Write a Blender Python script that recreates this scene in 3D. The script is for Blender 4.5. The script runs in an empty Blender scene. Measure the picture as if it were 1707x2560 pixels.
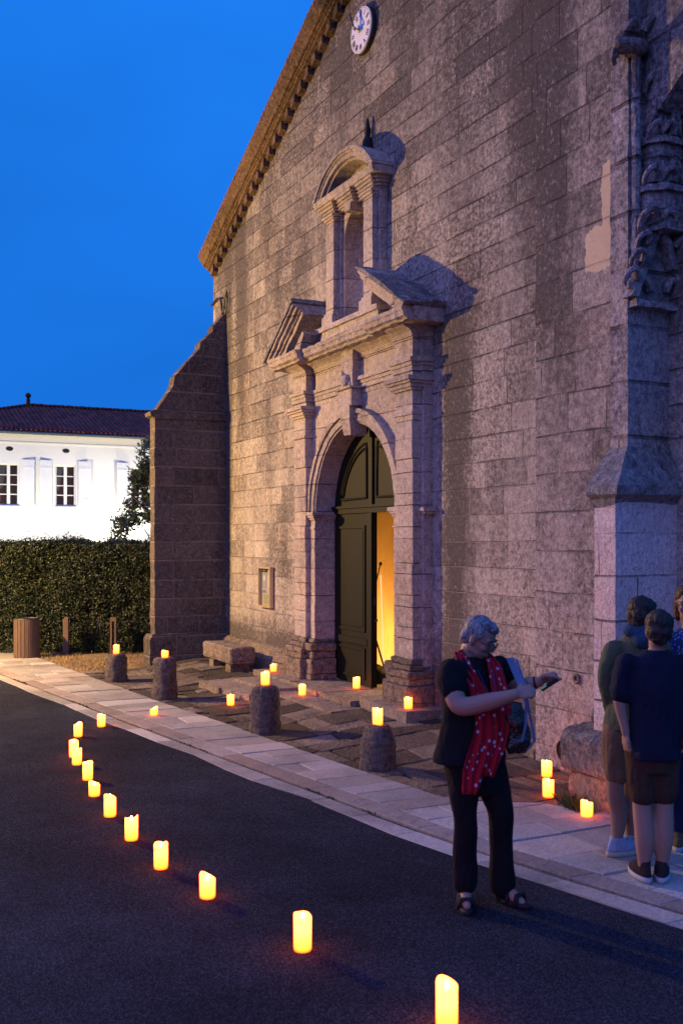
import bpy, bmesh, math, random
from mathutils import Vector, Matrix, noise, Euler
from mathutils.geometry import tessellate_polygon
R = math.radians
random.seed(7)
S = bpy.context.scene
COL = S.collection

# ------------------------------------------------------------------ camera
cam = bpy.data.cameras.new('camera'); camo = bpy.data.objects.new('camera', cam); COL.objects.link(camo)
camo.location = (0, 0, 2.0); camo.rotation_euler = (R(90), 0, 0)
cam.sensor_fit = 'VERTICAL'; cam.sensor_height = 36; cam.lens = 35.72; cam.shift_y = 0.0273
cam.clip_start = .05; cam.clip_end = 1500
cam.dof.use_dof = True; cam.dof.focus_distance = 11.5; cam.dof.aperture_fstop = 3.2
S.camera = camo
# ------------------------------------------------------------------ world: blue hour
W_ = bpy.data.worlds.new('World'); S.world = W_; W_.use_nodes = True
nt = W_.node_tree; nt.nodes.clear()
out = nt.nodes.new('ShaderNodeOutputWorld'); bg = nt.nodes.new('ShaderNodeBackground')
sky = nt.nodes.new('ShaderNodeTexSky'); sky.sky_type = 'NISHITA'; sky.sun_disc = False
sky.sun_elevation = R(-4); sky.sun_rotation = R(200)
tc = nt.nodes.new('ShaderNodeTexCoord'); sep = nt.nodes.new('ShaderNodeSeparateXYZ')
nt.links.new(tc.outputs['Generated'], sep.inputs[0])
mr = nt.nodes.new('ShaderNodeMapRange'); mr.inputs[1].default_value = -.95; mr.inputs[2].default_value = .08
mr.interpolation_type = 'SMOOTHSTEP'
dt = nt.nodes.new('ShaderNodeVectorMath'); dt.operation = 'DOT_PRODUCT'; dt.inputs[1].default_value = (.90, .44, 0)
nt.links.new(tc.outputs['Generated'], dt.inputs[0]); nt.links.new(dt.outputs['Value'], mr.inputs[0])
mx = nt.nodes.new('ShaderNodeMix'); mx.data_type = 'RGBA'
nt.links.new(mr.outputs[0], mx.inputs[0])
mx.inputs[6].default_value = (.46, .45, 1.40, 1)      # afterglow, to the left of the frame
mx.inputs[7].default_value = (.010, .190, .82, 1)      # deep blue side, beyond the church
zn = nt.nodes.new('ShaderNodeMapRange'); zn.interpolation_type = 'SMOOTHSTEP'; zn.inputs[1].default_value = .5; zn.inputs[2].default_value = 1.
nt.links.new(sep.outputs['Z'], zn.inputs[0])
mx2 = nt.nodes.new('ShaderNodeMix'); mx2.data_type = 'RGBA'; nt.links.new(zn.outputs[0], mx2.inputs[0]); nt.links.new(mx.outputs[2], mx2.inputs[6])
mx2.inputs[7].default_value = (.11, .22, .95, 1)       # zenith
mz = nt.nodes.new('ShaderNodeMapRange'); mz.inputs[1].default_value = 0; mz.inputs[2].default_value = .6
mz.inputs[3].default_value = .78; mz.inputs[4].default_value = 1.12
nt.links.new(sep.outputs['Z'], mz.inputs[0])
sc_ = nt.nodes.new('ShaderNodeVectorMath'); sc_.operation = 'SCALE'
nt.links.new(mx2.outputs[2], sc_.inputs[0]); nt.links.new(mz.outputs[0], sc_.inputs[3])
sk = nt.nodes.new('ShaderNodeVectorMath'); sk.operation = 'SCALE'; sk.inputs[3].default_value = .1
nt.links.new(sky.outputs[0], sk.inputs[0])
ad = nt.nodes.new('ShaderNodeVectorMath'); ad.operation = 'ADD'
nt.links.new(sc_.outputs[0], ad.inputs[0]); nt.links.new(sk.outputs[0], ad.inputs[1])
cn = nt.nodes.new('ShaderNodeTexNoise'); cn.inputs['Scale'].default_value = 2.3; cn.inputs['Detail'].default_value = 3
cm = nt.nodes.new('ShaderNodeMapping'); cm.inputs['Scale'].default_value = (1, 1, 2.4); nt.links.new(tc.outputs['Generated'], cm.inputs[0]); nt.links.new(cm.outputs[0], cn.inputs['Vector'])
cr = nt.nodes.new('ShaderNodeMapRange'); cr.inputs[1].default_value = .3; cr.inputs[2].default_value = .7; cr.inputs[3].default_value = .88; cr.inputs[4].default_value = 1.10; nt.links.new(cn.outputs[0], cr.inputs[0])
cs2 = nt.nodes.new('ShaderNodeVectorMath'); cs2.operation = 'SCALE'; nt.links.new(ad.outputs[0], cs2.inputs[0]); nt.links.new(cr.outputs[0], cs2.inputs[3])
nt.links.new(cs2.outputs[0], bg.inputs[0]); bg.inputs[1].default_value = 1.0
nt.links.new(bg.outputs[0], out.inputs[0])
S.view_settings.view_transform = 'Standard'; S.view_settings.look = 'None'
S.view_settings.exposure = 0; S.view_settings.gamma = 1

# church frame: u runs along the facade away from the camera, v out into the street, z up
DU = Vector((-.4424, .8968, 0)); DN = Vector((-.8968, -.4424, 0)); O = Vector((1.77, 9.24, 0))
ANG = math.atan2(DU.y, DU.x)
def W(u, v, z=0): return O + DU*u + DN*v + Vector((0, 0, z))
def sm(x): x = min(1, max(0, x)); return x*x*(3-2*x)
def zg(u, v): return .015 + .11*sm((1.7-v)/1.2)*sm((u+.6)/2.)

LAMP_UVZ = (9.1, 6.8, 4.2)
LAMP_POWER = 4800; LAMP_COL = (1, .60, .18)

# ------------------------------------------------------------------ helpers
def tag(o, label=None, cat=None, group=None, kind=None):
    if label: o['label'] = label
    if cat: o['category'] = cat
    if group: o['group'] = group
    if kind: o['kind'] = kind
    return o
def empty(name, loc=(0, 0, 0), rz=0, label=None, cat=None, group=None):
    o = bpy.data.objects.new(name, None); COL.objects.link(o); o.empty_display_size = .2
    o.location = loc; o.rotation_euler = (0, 0, rz)
    return tag(o, label, cat, group)
def obj(name, bm, mat, parent=None, smooth=False, kind=None):
    me = bpy.data.meshes.new(name)
    if isinstance(bm, bmesh.types.BMesh):
        bmesh.ops.recalc_face_normals(bm, faces=bm.faces[:])
        bm.to_mesh(me); bm.free()
    else: me = bm
    for m in (mat if isinstance(mat, (list, tuple)) else [mat]): me.materials.append(m)
    if smooth:
        for p in me.polygons: p.use_smooth = True
    o = bpy.data.objects.new(name, me); COL.objects.link(o)
    if parent: o.parent = parent
    if kind: o['kind'] = kind
    return o
def frame(o):
    o.location = O; o.rotation_euler = (0, 0, ANG); return o
def box(bm, x0, x1, y0, y1, z0, z1, mi=0):
    vs = [bm.verts.new((x, y, z)) for x in (x0, x1) for y in (y0, y1) for z in (z0, z1)]
    F = [(0, 1, 3, 2), (4, 6, 7, 5), (0, 4, 5, 1), (2, 3, 7, 6), (0, 2, 6, 4), (1, 5, 7, 3)]
    fs = [bm.faces.new([vs[i] for i in f]) for f in F]
    for f in fs: f.material_index = mi
    return vs, fs
def prism(bm, pts, axis, a, b):
    """closed polygon pts (2D) extruded along axis from a to b. axis x: pts=(y,z); y: (x,z); z: (x,y)"""
    def mk(p, t):
        return {'x': (t, p[0], p[1]), 'y': (p[0], t, p[1]), 'z': (p[0], p[1], t)}[axis]
    A = [bm.verts.new(mk(p, a)) for p in pts]; B = [bm.verts.new(mk(p, b)) for p in pts]
    n = len(pts)
    for i in range(n): bm.faces.new((A[i], A[(i+1) % n], B[(i+1) % n], B[i]))
    bm.faces.new(A[::-1]); bm.faces.new(B)
    return A+B
def tube(bm, pts, r, n=8, caps=True):
    pts = [Vector(p) for p in pts]
    rs = r if isinstance(r, (list, tuple)) else [r]*len(pts)
    rings = []; up = None
    for i, p in enumerate(pts):
        t = (pts[min(i+1, len(pts)-1)]-pts[max(i-1, 0)]).normalized()
        if up is None:
            up = Vector((0, 0, 1)) if abs(t.z) < .9 else Vector((1, 0, 0))
        a = t.cross(up).normalized(); b = a.cross(t).normalized(); up = b
        rings.append([bm.verts.new(p+(a*math.cos(2*math.pi*k/n)+b*math.sin(2*math.pi*k/n))*rs[i]) for k in range(n)])
    for A, B in zip(rings, rings[1:]):
        for k in range(n): bm.faces.new((A[k], A[(k+1) % n], B[(k+1) % n], B[k]))
    if caps: bm.faces.new(rings[0][::-1]); bm.faces.new(rings[-1])
    return rings
def loft(bm, rings, n=20, caps=True):
    """rings: (x,y,z,rx,ry,ang) horizontal ellipses"""
    out = []
    for x, y, z, rx, ry, a in rings:
        ca, sa = math.cos(a), math.sin(a); rr = []
        for k in range(n):
            t = 2*math.pi*k/n; px, py = rx*math.cos(t), ry*math.sin(t)
            rr.append(bm.verts.new((x+px*ca-py*sa, y+px*sa+py*ca, z)))
        out.append(rr)
    for A, B in zip(out, out[1:]):
        for k in range(n): bm.faces.new((A[k], A[(k+1) % n], B[(k+1) % n], B[k]))
    if caps: bm.faces.new(out[0][::-1]); bm.faces.new(out[-1])
    return out
def ell(bm, c, r, M=None, seg=16, rings=10):
    ret = bmesh.ops.create_uvsphere(bm, u_segments=seg, v_segments=rings, radius=1)
    for v in ret['verts']:
        p = Vector((v.co.x*r[0], v.co.y*r[1], v.co.z*r[2]))
        if M: p = M @ p
        v.co = p + Vector(c)
def rough(bm, size=.06, amp=.006, freq=6, seed=0):
    """cut long edges and shake the surface so that the stone has worn, uneven edges"""
    for _ in range(5):
        es = [e for e in bm.edges if e.calc_length() > size*1.6]
        if not es: break
        bmesh.ops.subdivide_edges(bm, edges=es, cuts=1, use_grid_fill=True)
    bmesh.ops.triangulate(bm, faces=[f for f in bm.faces if len(f.verts) > 4])
    o = Vector((seed*3.1, seed*1.7, seed*.9))
    for v in bm.verts:
        d = noise.noise_vector(v.co*freq+o)*amp + noise.noise_vector(v.co*freq*3.3+o)*amp*.5
        v.co += d
def bevel(bm, w=.01, seg=1):
    bmesh.ops.bevel(bm, geom=bm.edges[:], offset=w, segments=seg, affect='EDGES', profile=.6, clamp_overlap=True)
def ev_mesh(o):
    dg = bpy.context.evaluated_depsgraph_get()
    return bpy.data.meshes.new_from_object(o.evaluated_get(dg))
def remesh(name, bm, mat, parent=None, voxel=.008, sm_it=4, dis=None):
    bmesh.ops.recalc_face_normals(bm, faces=bm.faces[:])
    me = bpy.data.meshes.new('t'); bm.to_mesh(me); bm.free()
    t = bpy.data.objects.new('t', me); COL.objects.link(t)
    m = t.modifiers.new('r', 'REMESH'); m.mode = 'VOXEL'; m.voxel_size = voxel
    s = t.modifiers.new('s', 'SMOOTH'); s.factor = .5; s.iterations = sm_it
    bpy.context.view_layer.update()
    nm = ev_mesh(t); bpy.data.objects.remove(t)
    if dis:
        for v in nm.vertices: v.co += dis(v.co.copy())
    nm.name = name
    return obj(name, nm, mat, parent, smooth=True)
def copy_thing(root, loc=None, rz=None):
    r = root.copy(); COL.objects.link(r)
    if loc is not None: r.location = loc
    if rz is not None: r.rotation_euler = (0, 0, rz)
    for ch in root.children:
        c = ch.copy(); COL.objects.link(c); c.parent = r
        for g in ch.children:
            d = g.copy(); COL.objects.link(d); d.parent = c
    return r

# ------------------------------------------------------------------ material DSL
class M:
    def __init__(s, name, rough=.8, spec=.3):
        s.m = bpy.data.materials.new(name); s.m.use_nodes = True
        s.t = s.m.node_tree; s.b = s.t.nodes['Principled BSDF']
        s.b.inputs['Roughness'].default_value = rough
        s.b.inputs['Specular IOR Level'].default_value = spec
        s.tc = s.n('ShaderNodeTexCoord'); s.pos = s.tc.outputs['Object']
    def n(s, ty, **k):
        nd = s.t.nodes.new(ty)
        for a, b in k.items(): setattr(nd, a, b)
        return nd
    def put(s, sock, v):
        if isinstance(v, bpy.types.NodeSocket): s.t.links.new(v, sock)
        elif isinstance(v, (tuple, list)): sock.default_value = tuple(v)+((1,) if len(sock.default_value) == 4 and len(v) == 3 else ())
        else: sock.default_value = v
    def math(s, op, a, b=0., c=None, clamp=False):
        nd = s.n('ShaderNodeMath', operation=op, use_clamp=clamp); s.put(nd.inputs[0], a); s.put(nd.inputs[1], b)
        if c is not None: s.put(nd.inputs[2], c)
        return nd.outputs[0]
    def mix(s, f, a, b, mode='MIX'):
        nd = s.n('ShaderNodeMix', data_type='RGBA', blend_type=mode); s.put(nd.inputs[0], f); s.put(nd.inputs[6], a); s.put(nd.inputs[7], b)
        return nd.outputs[2]
    def mixf(s, f, a, b):
        nd = s.n('ShaderNodeMix', data_type='FLOAT'); s.put(nd.inputs[0], f); s.put(nd.inputs[2], a); s.put(nd.inputs[3], b)
        return nd.outputs[0]
    def noise(s, scale, det=4, rough=.55, vec=None, out=0):
        nd = s.n('ShaderNodeTexNoise'); s.put(nd.inputs['Vector'], vec if vec is not None else s.pos)
        nd.inputs['Scale'].default_value = scale; nd.inputs['Detail'].default_value = det; nd.inputs['Roughness'].default_value = rough
        return nd.outputs[out]
    def vor(s, scale, feat='F1', vec=None, rnd=1., out='Distance'):
        nd = s.n('ShaderNodeTexVoronoi', feature=feat); s.put(nd.inputs['Vector'], vec if vec is not None else s.pos)
        nd.inputs['Scale'].default_value = scale; nd.inputs['Randomness'].default_value = rnd
        return nd.outputs[out]
    def vor1(s, w, feat, rnd, out):
        nd = s.n('ShaderNodeTexVoronoi', feature=feat, voronoi_dimensions='1D'); s.put(nd.inputs['W'], w)
        nd.inputs['Scale'].default_value = 1; nd.inputs['Randomness'].default_value = rnd
        return nd.outputs[out]
    def mr(s, v, a, b, c=0., d=1., smooth=True):
        nd = s.n('ShaderNodeMapRange', interpolation_type='SMOOTHSTEP' if smooth else 'LINEAR')
        for i, x in enumerate((v, a, b, c, d)): s.put(nd.inputs[i], x)
        return nd.outputs[0]
    def sep(s, v):
        nd = s.n('ShaderNodeSeparateXYZ'); s.put(nd.inputs[0], v); return nd.outputs
    def sepc(s, v):
        nd = s.n('ShaderNodeSeparateColor'); s.put(nd.inputs[0], v); return nd.outputs
    def mapv(s, sc=(1, 1, 1), rot=(0, 0, 0), loc=(0, 0, 0), vec=None):
        nd = s.n('ShaderNodeMapping'); s.put(nd.inputs[0], vec if vec is not None else s.pos)
        nd.inputs['Scale'].default_value = sc; nd.inputs['Rotation'].default_value = rot; nd.inputs['Location'].default_value = loc
        return nd.outputs[0]
    def bump(s, h, dist=.01, st=1., prev=None):
        nd = s.n('ShaderNodeBump'); s.put(nd.inputs['Height'], h); nd.inputs['Distance'].default_value = dist; nd.inputs['Strength'].default_value = st
        if prev is not None: s.t.links.new(prev, nd.inputs['Normal'])
        s.t.links.new(nd.outputs[0], s.b.inputs['Normal']); return nd.outputs[0]
    def col(s, c): s.put(s.b.inputs['Base Color'], c); return s
    def end(s): return s.m

def ashlar(name, pale, dark, h=.262, w=.55, joint=.013, jcol=(.05, .04, .033), jlight=None, wb=0., zgrad=0., lich=.5, extra=None, jz=2.6, mt=1.):
    k = M(name, .92, .15)
    x, y, z = k.sep(k.pos)
    nx, ny, nz = k.sep(k.tc.outputs['Normal'])
    side = k.math('GREATER_THAN', k.math('ABSOLUTE', nx), .6)
    hc = k.mixf(side, x, y)
    warp = k.math('MULTIPLY', k.math('SUBTRACT', k.noise(1.3, 2), .5), .03)
    warp2 = k.math('MULTIPLY', k.math('SUBTRACT', k.noise(22, 2), .5), .014)
    zz = k.math('DIVIDE', k.math('ADD', k.math('ADD', z, warp), warp2), h)
    d1 = k.vor1(zz, 'DISTANCE_TO_EDGE', .12, 'Distance')
    rr = k.sepc(k.vor1(zz, 'F1', .12, 'Color'))[0]
    hw = k.math('ADD', k.math('DIVIDE', k.math('ADD', hc, warp2), w), k.math('MULTIPLY', rr, 91.7))
    d2 = k.vor1(hw, 'DISTANCE_TO_EDGE', .75, 'Distance')
    cc = k.sepc(k.vor1(hw, 'F1', .75, 'Color'))
    dh = k.math('MULTIPLY', d1, h); dv = k.math('MULTIPLY', d2, w)
    jh = k.mr(dh, joint*.35, joint, 1., 0.); jv = k.mr(dv, joint*.2, joint*.75, 1., 0.)
    brk = k.mr(k.noise(2.1, 3), .36, .6, .15, 1.); brk2 = k.mr(k.noise(1.4, 2, vec=k.mapv(loc=(9, 3, 5))), .46, .6, .05, .8)
    jm = k.math('MAXIMUM', k.math('MULTIPLY', jh, brk), k.math('MULTIPLY', jv, brk2))
    big = k.noise(.55, 6, .65, vec=k.mapv((1, 1, .55)))
    streak = k.noise(3.2, 5, .6, vec=k.mapv((1, 1, .12)))
    wx = k.math('ADD', k.math('MULTIPLY', big, .75), k.math('MULTIPLY', streak, .35))
    wx = k.math('ADD', wx, k.math('MULTIPLY', k.math('SUBTRACT', cc[1], .5), .20))
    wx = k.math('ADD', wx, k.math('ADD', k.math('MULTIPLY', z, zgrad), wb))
    if extra: wx = k.math('ADD', wx, extra(k, x, y, z))
    mott = k.noise(24, 5, .8)
    amp = k.mr(k.noise(.8, 3, vec=k.mapv(loc=(5, 2, 8))), .35, .65, .55*mt, 1.9*mt)
    wx = k.math('ADD', wx, k.math('MULTIPLY', k.math('SUBTRACT', mott, .5), amp))
    crust = k.noise(11, 5, .7, vec=k.mapv(loc=(2, 6, 4)))
    wx = k.math('ADD', wx, k.math('MULTIPLY', k.math('SUBTRACT', crust, .5), .75))
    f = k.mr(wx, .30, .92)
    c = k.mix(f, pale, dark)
    c = k.mix(1, c, k.mix(cc[0], (.91, .90, .90), (1.09, 1.07, 1.05)), 'MULTIPLY')
    warm = k.mr(k.noise(1.1, 4, vec=k.mapv(loc=(4, 8, 2))), .5, .75, 0, .35)
    c = k.mix(warm, c, k.mix(1, c, (1.12, .9, .68), 'MULTIPLY'))
    g = k.math('MULTIPLY', k.mr(k.noise(85, 3, .8), .3, .7, .72, 1.26, False), k.mr(k.noise(38, 4, .85, vec=k.mapv((1, 1, .6), loc=(8, 8, 1))), .32, .68, .62, 1.38, False))
    gc = k.n('ShaderNodeCombineColor'); [k.put(gc.inputs[i], g) for i in range(3)]
    c = k.mix(1, c, gc.outputs[0], 'MULTIPLY')
    # pale lichen discs and black spots, gathered in colonies
    lm = k.mr(k.noise(1.3, 4, .6, vec=k.mapv(loc=(1, 5, 9))), .34, .58)
    ls = k.math('MULTIPLY', k.mr(k.noise(27, 5, .72, vec=k.mapv((1, 1, .75), loc=(6, 6, 2))), .55, .66), lm)
    c = k.mix(k.math('MULTIPLY', ls, lich), c, (.50, .46, .39))
    ls2 = k.math('MULTIPLY', k.mr(k.math('ADD', k.vor(7, vec=k.mapv(loc=(3, 3, 3))), k.math('MULTIPLY', k.math('SUBTRACT', k.noise(22, 4), .5), .5)), .0, .14, 1, 0), k.mr(k.noise(.9, 2), .52, .62))
    c = k.mix(k.math('MULTIPLY', ls2, lich*.8), c, (.5, .46, .4))
    ds = k.mr(k.noise(48, 2, .5, vec=k.mapv(loc=(7, 1, 3))), .62, .7)
    c = k.mix(k.math('MULTIPLY', ds, .6), c, (.04, .035, .03))
    jc = jcol
    if jlight: jc = k.mix(k.mr(z, jz-.6, jz+.8), jlight, jcol)
    c = k.mix(k.math('MULTIPLY', jm, .75), c, jc)
    if hasattr(k, 'patch'): c = k.mix(k.patch, c, k.mix(mott, (.50, .38, .25), (.72, .58, .40)))
    k.col(c)
    hgt = k.math('ADD', k.math('MULTIPLY', jm, -1.1), k.math('ADD', k.math('MULTIPLY', k.noise(30, 5, .7), .7), k.math('MULTIPLY', cc[2], .35)))
    k.bump(hgt, .016, 1.)
    return k.end()

def gauss(k, x, c, s, amp):
    d = k.math('DIVIDE', k.math('SUBTRACT', x, c), s)
    return k.math('MULTIPLY', k.math('EXPONENT', k.math('MULTIPLY', k.math('MULTIPLY', d, d), -1.)), amp)
def facade_stains(k, x, y, z):
    wob = k.math('ADD', x, k.math('MULTIPLY', k.math('SUBTRACT', k.noise(2.2, 3), .5), .16))
    a = k.math('MULTIPLY', gauss(k, wob, 1.35, .24, .48), k.mr(z, 4.6, 3.6))        # run-off beside the portal cornice
    b = k.math('MULTIPLY', gauss(k, wob, -.05, .38, .36), k.mr(z, 3., 6.))
    c = k.math('MULTIPLY', gauss(k, wob, 7.6, .2, .45), k.mr(z, 3., 5.5))
    d = k.math('MULTIPLY', gauss(k, wob, 8.16, .14, .5), k.mr(z, .3, 1.5))
    e = k.mr(z, .3, 1.1, .45, 0.)
    return k.math('ADD', k.math('ADD', k.math('ADD', a, b), k.math('ADD', c, d)), e)

PALE = (.47, .425, .37); DARKS = (.095, .085, .08)
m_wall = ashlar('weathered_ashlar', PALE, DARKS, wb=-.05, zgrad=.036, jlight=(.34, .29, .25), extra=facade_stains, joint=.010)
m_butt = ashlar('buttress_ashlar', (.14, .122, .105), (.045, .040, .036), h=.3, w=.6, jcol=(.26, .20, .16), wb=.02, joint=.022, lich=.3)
def patchf(k, x, y, z):
    e = k.math('MULTIPLY', k.math('SUBTRACT', k.noise(7, 3), .5), .16)
    xx = k.math('ADD', x, e); zz = k.math('ADD', z, e)
    def rect(x0, x1, z0, z1):
        return k.math('MULTIPLY', k.math('MULTIPLY', k.math('GREATER_THAN', xx, x0), k.math('LESS_THAN', xx, x1)), k.math('MULTIPLY', k.math('GREATER_THAN', zz, z0), k.math('LESS_THAN', zz, z1)))
    m = k.math('MAXIMUM', rect(-1.36, -1.0, 4.22, 5.06), rect(-1.4, -.8, 4.22, 4.56))
    k.patch = m
    st = gauss(k, k.math('ADD', x, k.math('MULTIPLY', k.math('SUBTRACT', k.noise(2.2, 3), .5), .3)), -.30, .32, .38)
    return k.math('ADD', k.math('MULTIPLY', m, -1.3), k.math('MULTIPLY', st, k.mr(z, 2.8, 5.)))
m_pier = ashlar('pier_ashlar', (.43, .38, .34), DARKS, h=.34, w=.5, wb=.03, zgrad=.02, joint=.009, jlight=(.16, .12, .10), jz=2.4, extra=patchf, mt=.9)
m_gothic = ashlar('gothic_stone', (.44, .39, .37), (.11, .10, .10), h=.42, w=.8, wb=.03, zgrad=.02, joint=.02)
m_portal = ashlar('portal_stone', (.46, .40, .35), (.15, .13, .12), h=.36, w=2.2, wb=-.10, zgrad=.02, lich=.3, joint=.006, mt=.5)
m_cornice = ashlar('mossy_cornice', (.19, .125, .08), (.05, .035, .024), h=40, w=.9, wb=.05, lich=.3)
m_plinth = ashlar('worn_plinth', (.27, .22, .17), (.07, .056, .045), h=.5, w=.9, wb=.06, lich=.35, joint=.006)
m_roofstone = ashlar('lichened_slab', (.27, .26, .25), (.06, .06, .06), h=40, w=.5, wb=.05, lich=.6)

def simple(name, c, rough=.7, spec=.3, var=.25, sc=8, metal=0, bump=0, bsc=60):
    k = M(name, rough, spec); k.b.inputs['Metallic'].default_value = metal
    n_ = k.noise(sc, 4); lo = tuple(x*(1-var) for x in c); hi = tuple(min(1, x*(1+var)) for x in c)
    k.col(k.mix(n_, lo, hi))
    if bump: k.bump(k.noise(bsc, 3), bump)
    return k.end()
def emis(name, c, s):
    k = M(name); k.col((0, 0, 0)); k.b.inputs['Emission Color'].default_value = (*c, 1); k.b.inputs['Emission Strength'].default_value = s
    return k.end()
m_door = M('dark_green_paint', .6, .15)
m_door.col(m_door.mix(m_door.noise(3, 4, vec=m_door.mapv((1, 1, .3))), (.0075, .0085, .0045), (.015, .0155, .008)))
m_door.bump(m_door.noise(40, 3, vec=m_door.mapv((1, 1, .1))), .003); m_door = m_door.end()
m_iron = simple('dark_iron', (.03, .026, .024), .55, .4, .3, 20)
m_black = simple('black_matt', (.012, .012, .013), .7, .3)
m_white = simple('white_paint', (.75, .75, .74), .6, .3, .04, 3)
m_brass = simple('pale_gold_aluminium', (.55, .43, .26), .4, .5, .08, 5, .4)

# ================================================================== CHURCH
church = empty('church', O, ANG, 'large stone village church with gabled facade, carved portal, niche and clock', 'church')
CU = 3.42                      # axis of the facade
def top(u): return 8.93-.45*abs(u-CU)
def arch_pts(r, zs, n=28, z0=None, cu=CU):
    pts = []
    if z0 is not None: pts.append((cu+r, z0))
    pts += [(cu+r*math.cos(math.pi*i/n), zs+r*math.sin(math.pi*i/n)) for i in range(n+1)]
    if z0 is not None: pts.append((cu-r, z0))
    return pts
def holed(bm, outer, holes, v0, v1):
    """wall slab between v0 (back) and v1 (front) with arched holes through it"""
    loops = [outer]+holes; P2 = [p for l in loops for p in l]
    tris = tessellate_polygon([[Vector((x, z, 0)) for x, z in l] for l in loops])
    F = [bm.verts.new((x, v1, z)) for x, z in P2]; B = [bm.verts.new((x, v0, z)) for x, z in P2]
    for t in tris:
        try: bm.faces.new([F[i] for i in t]); bm.faces.new([B[i] for i in t][::-1])
        except ValueError: pass
    k = 0
    for l in loops:
        n = len(l)
        for i in range(n):
            a, b = k+i, k+(i+1) % n
            bm.faces.new((F[a], F[b], B[b], B[a]))
        k += n
RW, ZS = 1.05, 2.35
bm = bmesh.new()
niche_hole = arch_pts(.32, 5.72, 16, 4.75, 3.47)
holed(bm, [(8.9, -.3), (8.9, top(8.9)), (CU, top(CU)), (-2.2, top(-2.2)), (-2.2, -.3)], [arch_pts(RW, ZS, 32, .10), niche_hole], -.5, 0.)
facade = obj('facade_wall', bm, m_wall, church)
# niche shell (curved back)
bm = bmesh.new(); rows = []
nn = 14
for zi in [4.75+.0808*i for i in range(13)]:
    rows.append([bm.verts.new((3.47+.32*math.cos(math.pi*j/nn), -.32*math.sin(math.pi*j/nn)*.8, zi)) for j in range(nn+1)])
for i in range(1, 9):
    a = math.pi/2*i/8; rr = .32*math.cos(a)+.0008
    rows.append([bm.verts.new((3.47+rr*math.cos(math.pi*j/nn), -rr*math.sin(math.pi*j/nn)*.8, 5.72+.32*math.sin(a))) for j in range(nn+1)])
for A, B in zip(rows, rows[1:]):
    for j in range(nn): bm.faces.new((A[j], A[j+1], B[j+1], B[j]))
obj('niche_shell', bm, m_portal, church, True)
bm = bmesh.new(); box(bm, 3.12, 3.82, -.3, .0, 4.70, 4.752); obj('niche_floor', bm, m_portal, church)
# nave behind, roof
bm = bmesh.new()
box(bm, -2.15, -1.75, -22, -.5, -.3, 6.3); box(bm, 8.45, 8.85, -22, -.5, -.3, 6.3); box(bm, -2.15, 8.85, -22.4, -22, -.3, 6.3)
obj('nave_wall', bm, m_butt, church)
bm = bmesh.new()
prism(bm, [(8.8, 6.40), (CU, 8.80), (-2.0, 6.40), (-2.0, 6.3), (CU, 8.70), (8.8, 6.3)], 'y', -22.6, -.02)
k = M('terracotta_tiles', .85, .2)
wv = k.math('FRACT', k.math('MULTIPLY', k.sep(k.pos)[0], 4.3)); hv = k.math('SINE', k.math('MULTIPLY', k.sep(k.pos)[1], 26.))
rowc = k.vor(4, vec=k.mapv((1, 1, 1)), out='Color')
k.col(k.mix(1, k.mix(k.noise(2.5, 5), (.12, .045, .035), (.26, .11, .075)), k.mix(k.sepc(rowc)[0], (.7, .7, .7), (1.2, 1.15, 1.1)), 'MULTIPLY'))
k.bump(k.math('ADD', hv, k.math('MULTIPLY', wv, .8)), .03); m_tiles = k.end()
obj('nave_roof', bm, m_tiles, church)

# gable cornice: cyma, fillets and the row of small modillions
def raking(sgn, name='gable_cornice'):
    s = .45; c = 1/math.sqrt(1+s*s)
    u_end = CU+sgn*5.72
    L = 5.46
    prof = [(0, -.02), (.05, -.02), (.05, .05), (.12, .06), (.13, .085), (.15, .09), (.155, .11), (.19, .115), (.21, .155), (.255, .205), (.27, .255), (.27, .28), (-.25, .295), (-.25, 0)]
    bm = bmesh.new(); N = 60; rings = []
    for i in range(N+1):
        t = L*i/N; u = CU+sgn*t; zb = 8.93-s*t
        rings.append([bm.verts.new((u+sgn*(-s*c)*(-q)*0, p, zb+q/c)) for p, q in prof])
    n = len(prof)
    for A, B in zip(rings, rings[1:]):
        for j in range(n): bm.faces.new((A[j], A[(j+1) % n], B[(j+1) % n], B[j]))
    bm.faces.new(rings[0]); bm.faces.new(rings[-1][::-1])
    for v in bm.verts: v.co += noise.noise_vector(v.co*5)*.012+noise.noise_vector(v.co*19)*.008
    o = obj(name, bm, m_cornice, church)
    bm = bmesh.new(); t = .12; 
    while t < L-.05:
        zb = 8.93-s*t; u = CU+sgn*t; w_ = .06
        pts = [(u-w_, zb+s*w_*sgn-.085), (u+w_, zb-s*w_*sgn-.085), (u+w_, zb-s*w_*sgn+.03), (u-w_, zb+s*w_*sgn+.03)]
        prism(bm, pts, 'y', -.01, .095); t += .225
    rough(bm, .07, .006, 9)
    obj('modillion_row', bm, m_cornice, o)
    # edge tiles lying on the cornice
    bm = bmesh.new(); t = 0.
    while t < L:
        u = CU+sgn*t; z0 = 8.93-s*t+.328
        tube(bm, [(u, -.2, z0-.02), (u+sgn*.01, .27, z0-.035)], .036+.006*random.random(), 7); t += .085
    obj('edge_tile_row', bm, m_tiles, o)
raking(1); raking(-1)

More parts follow.
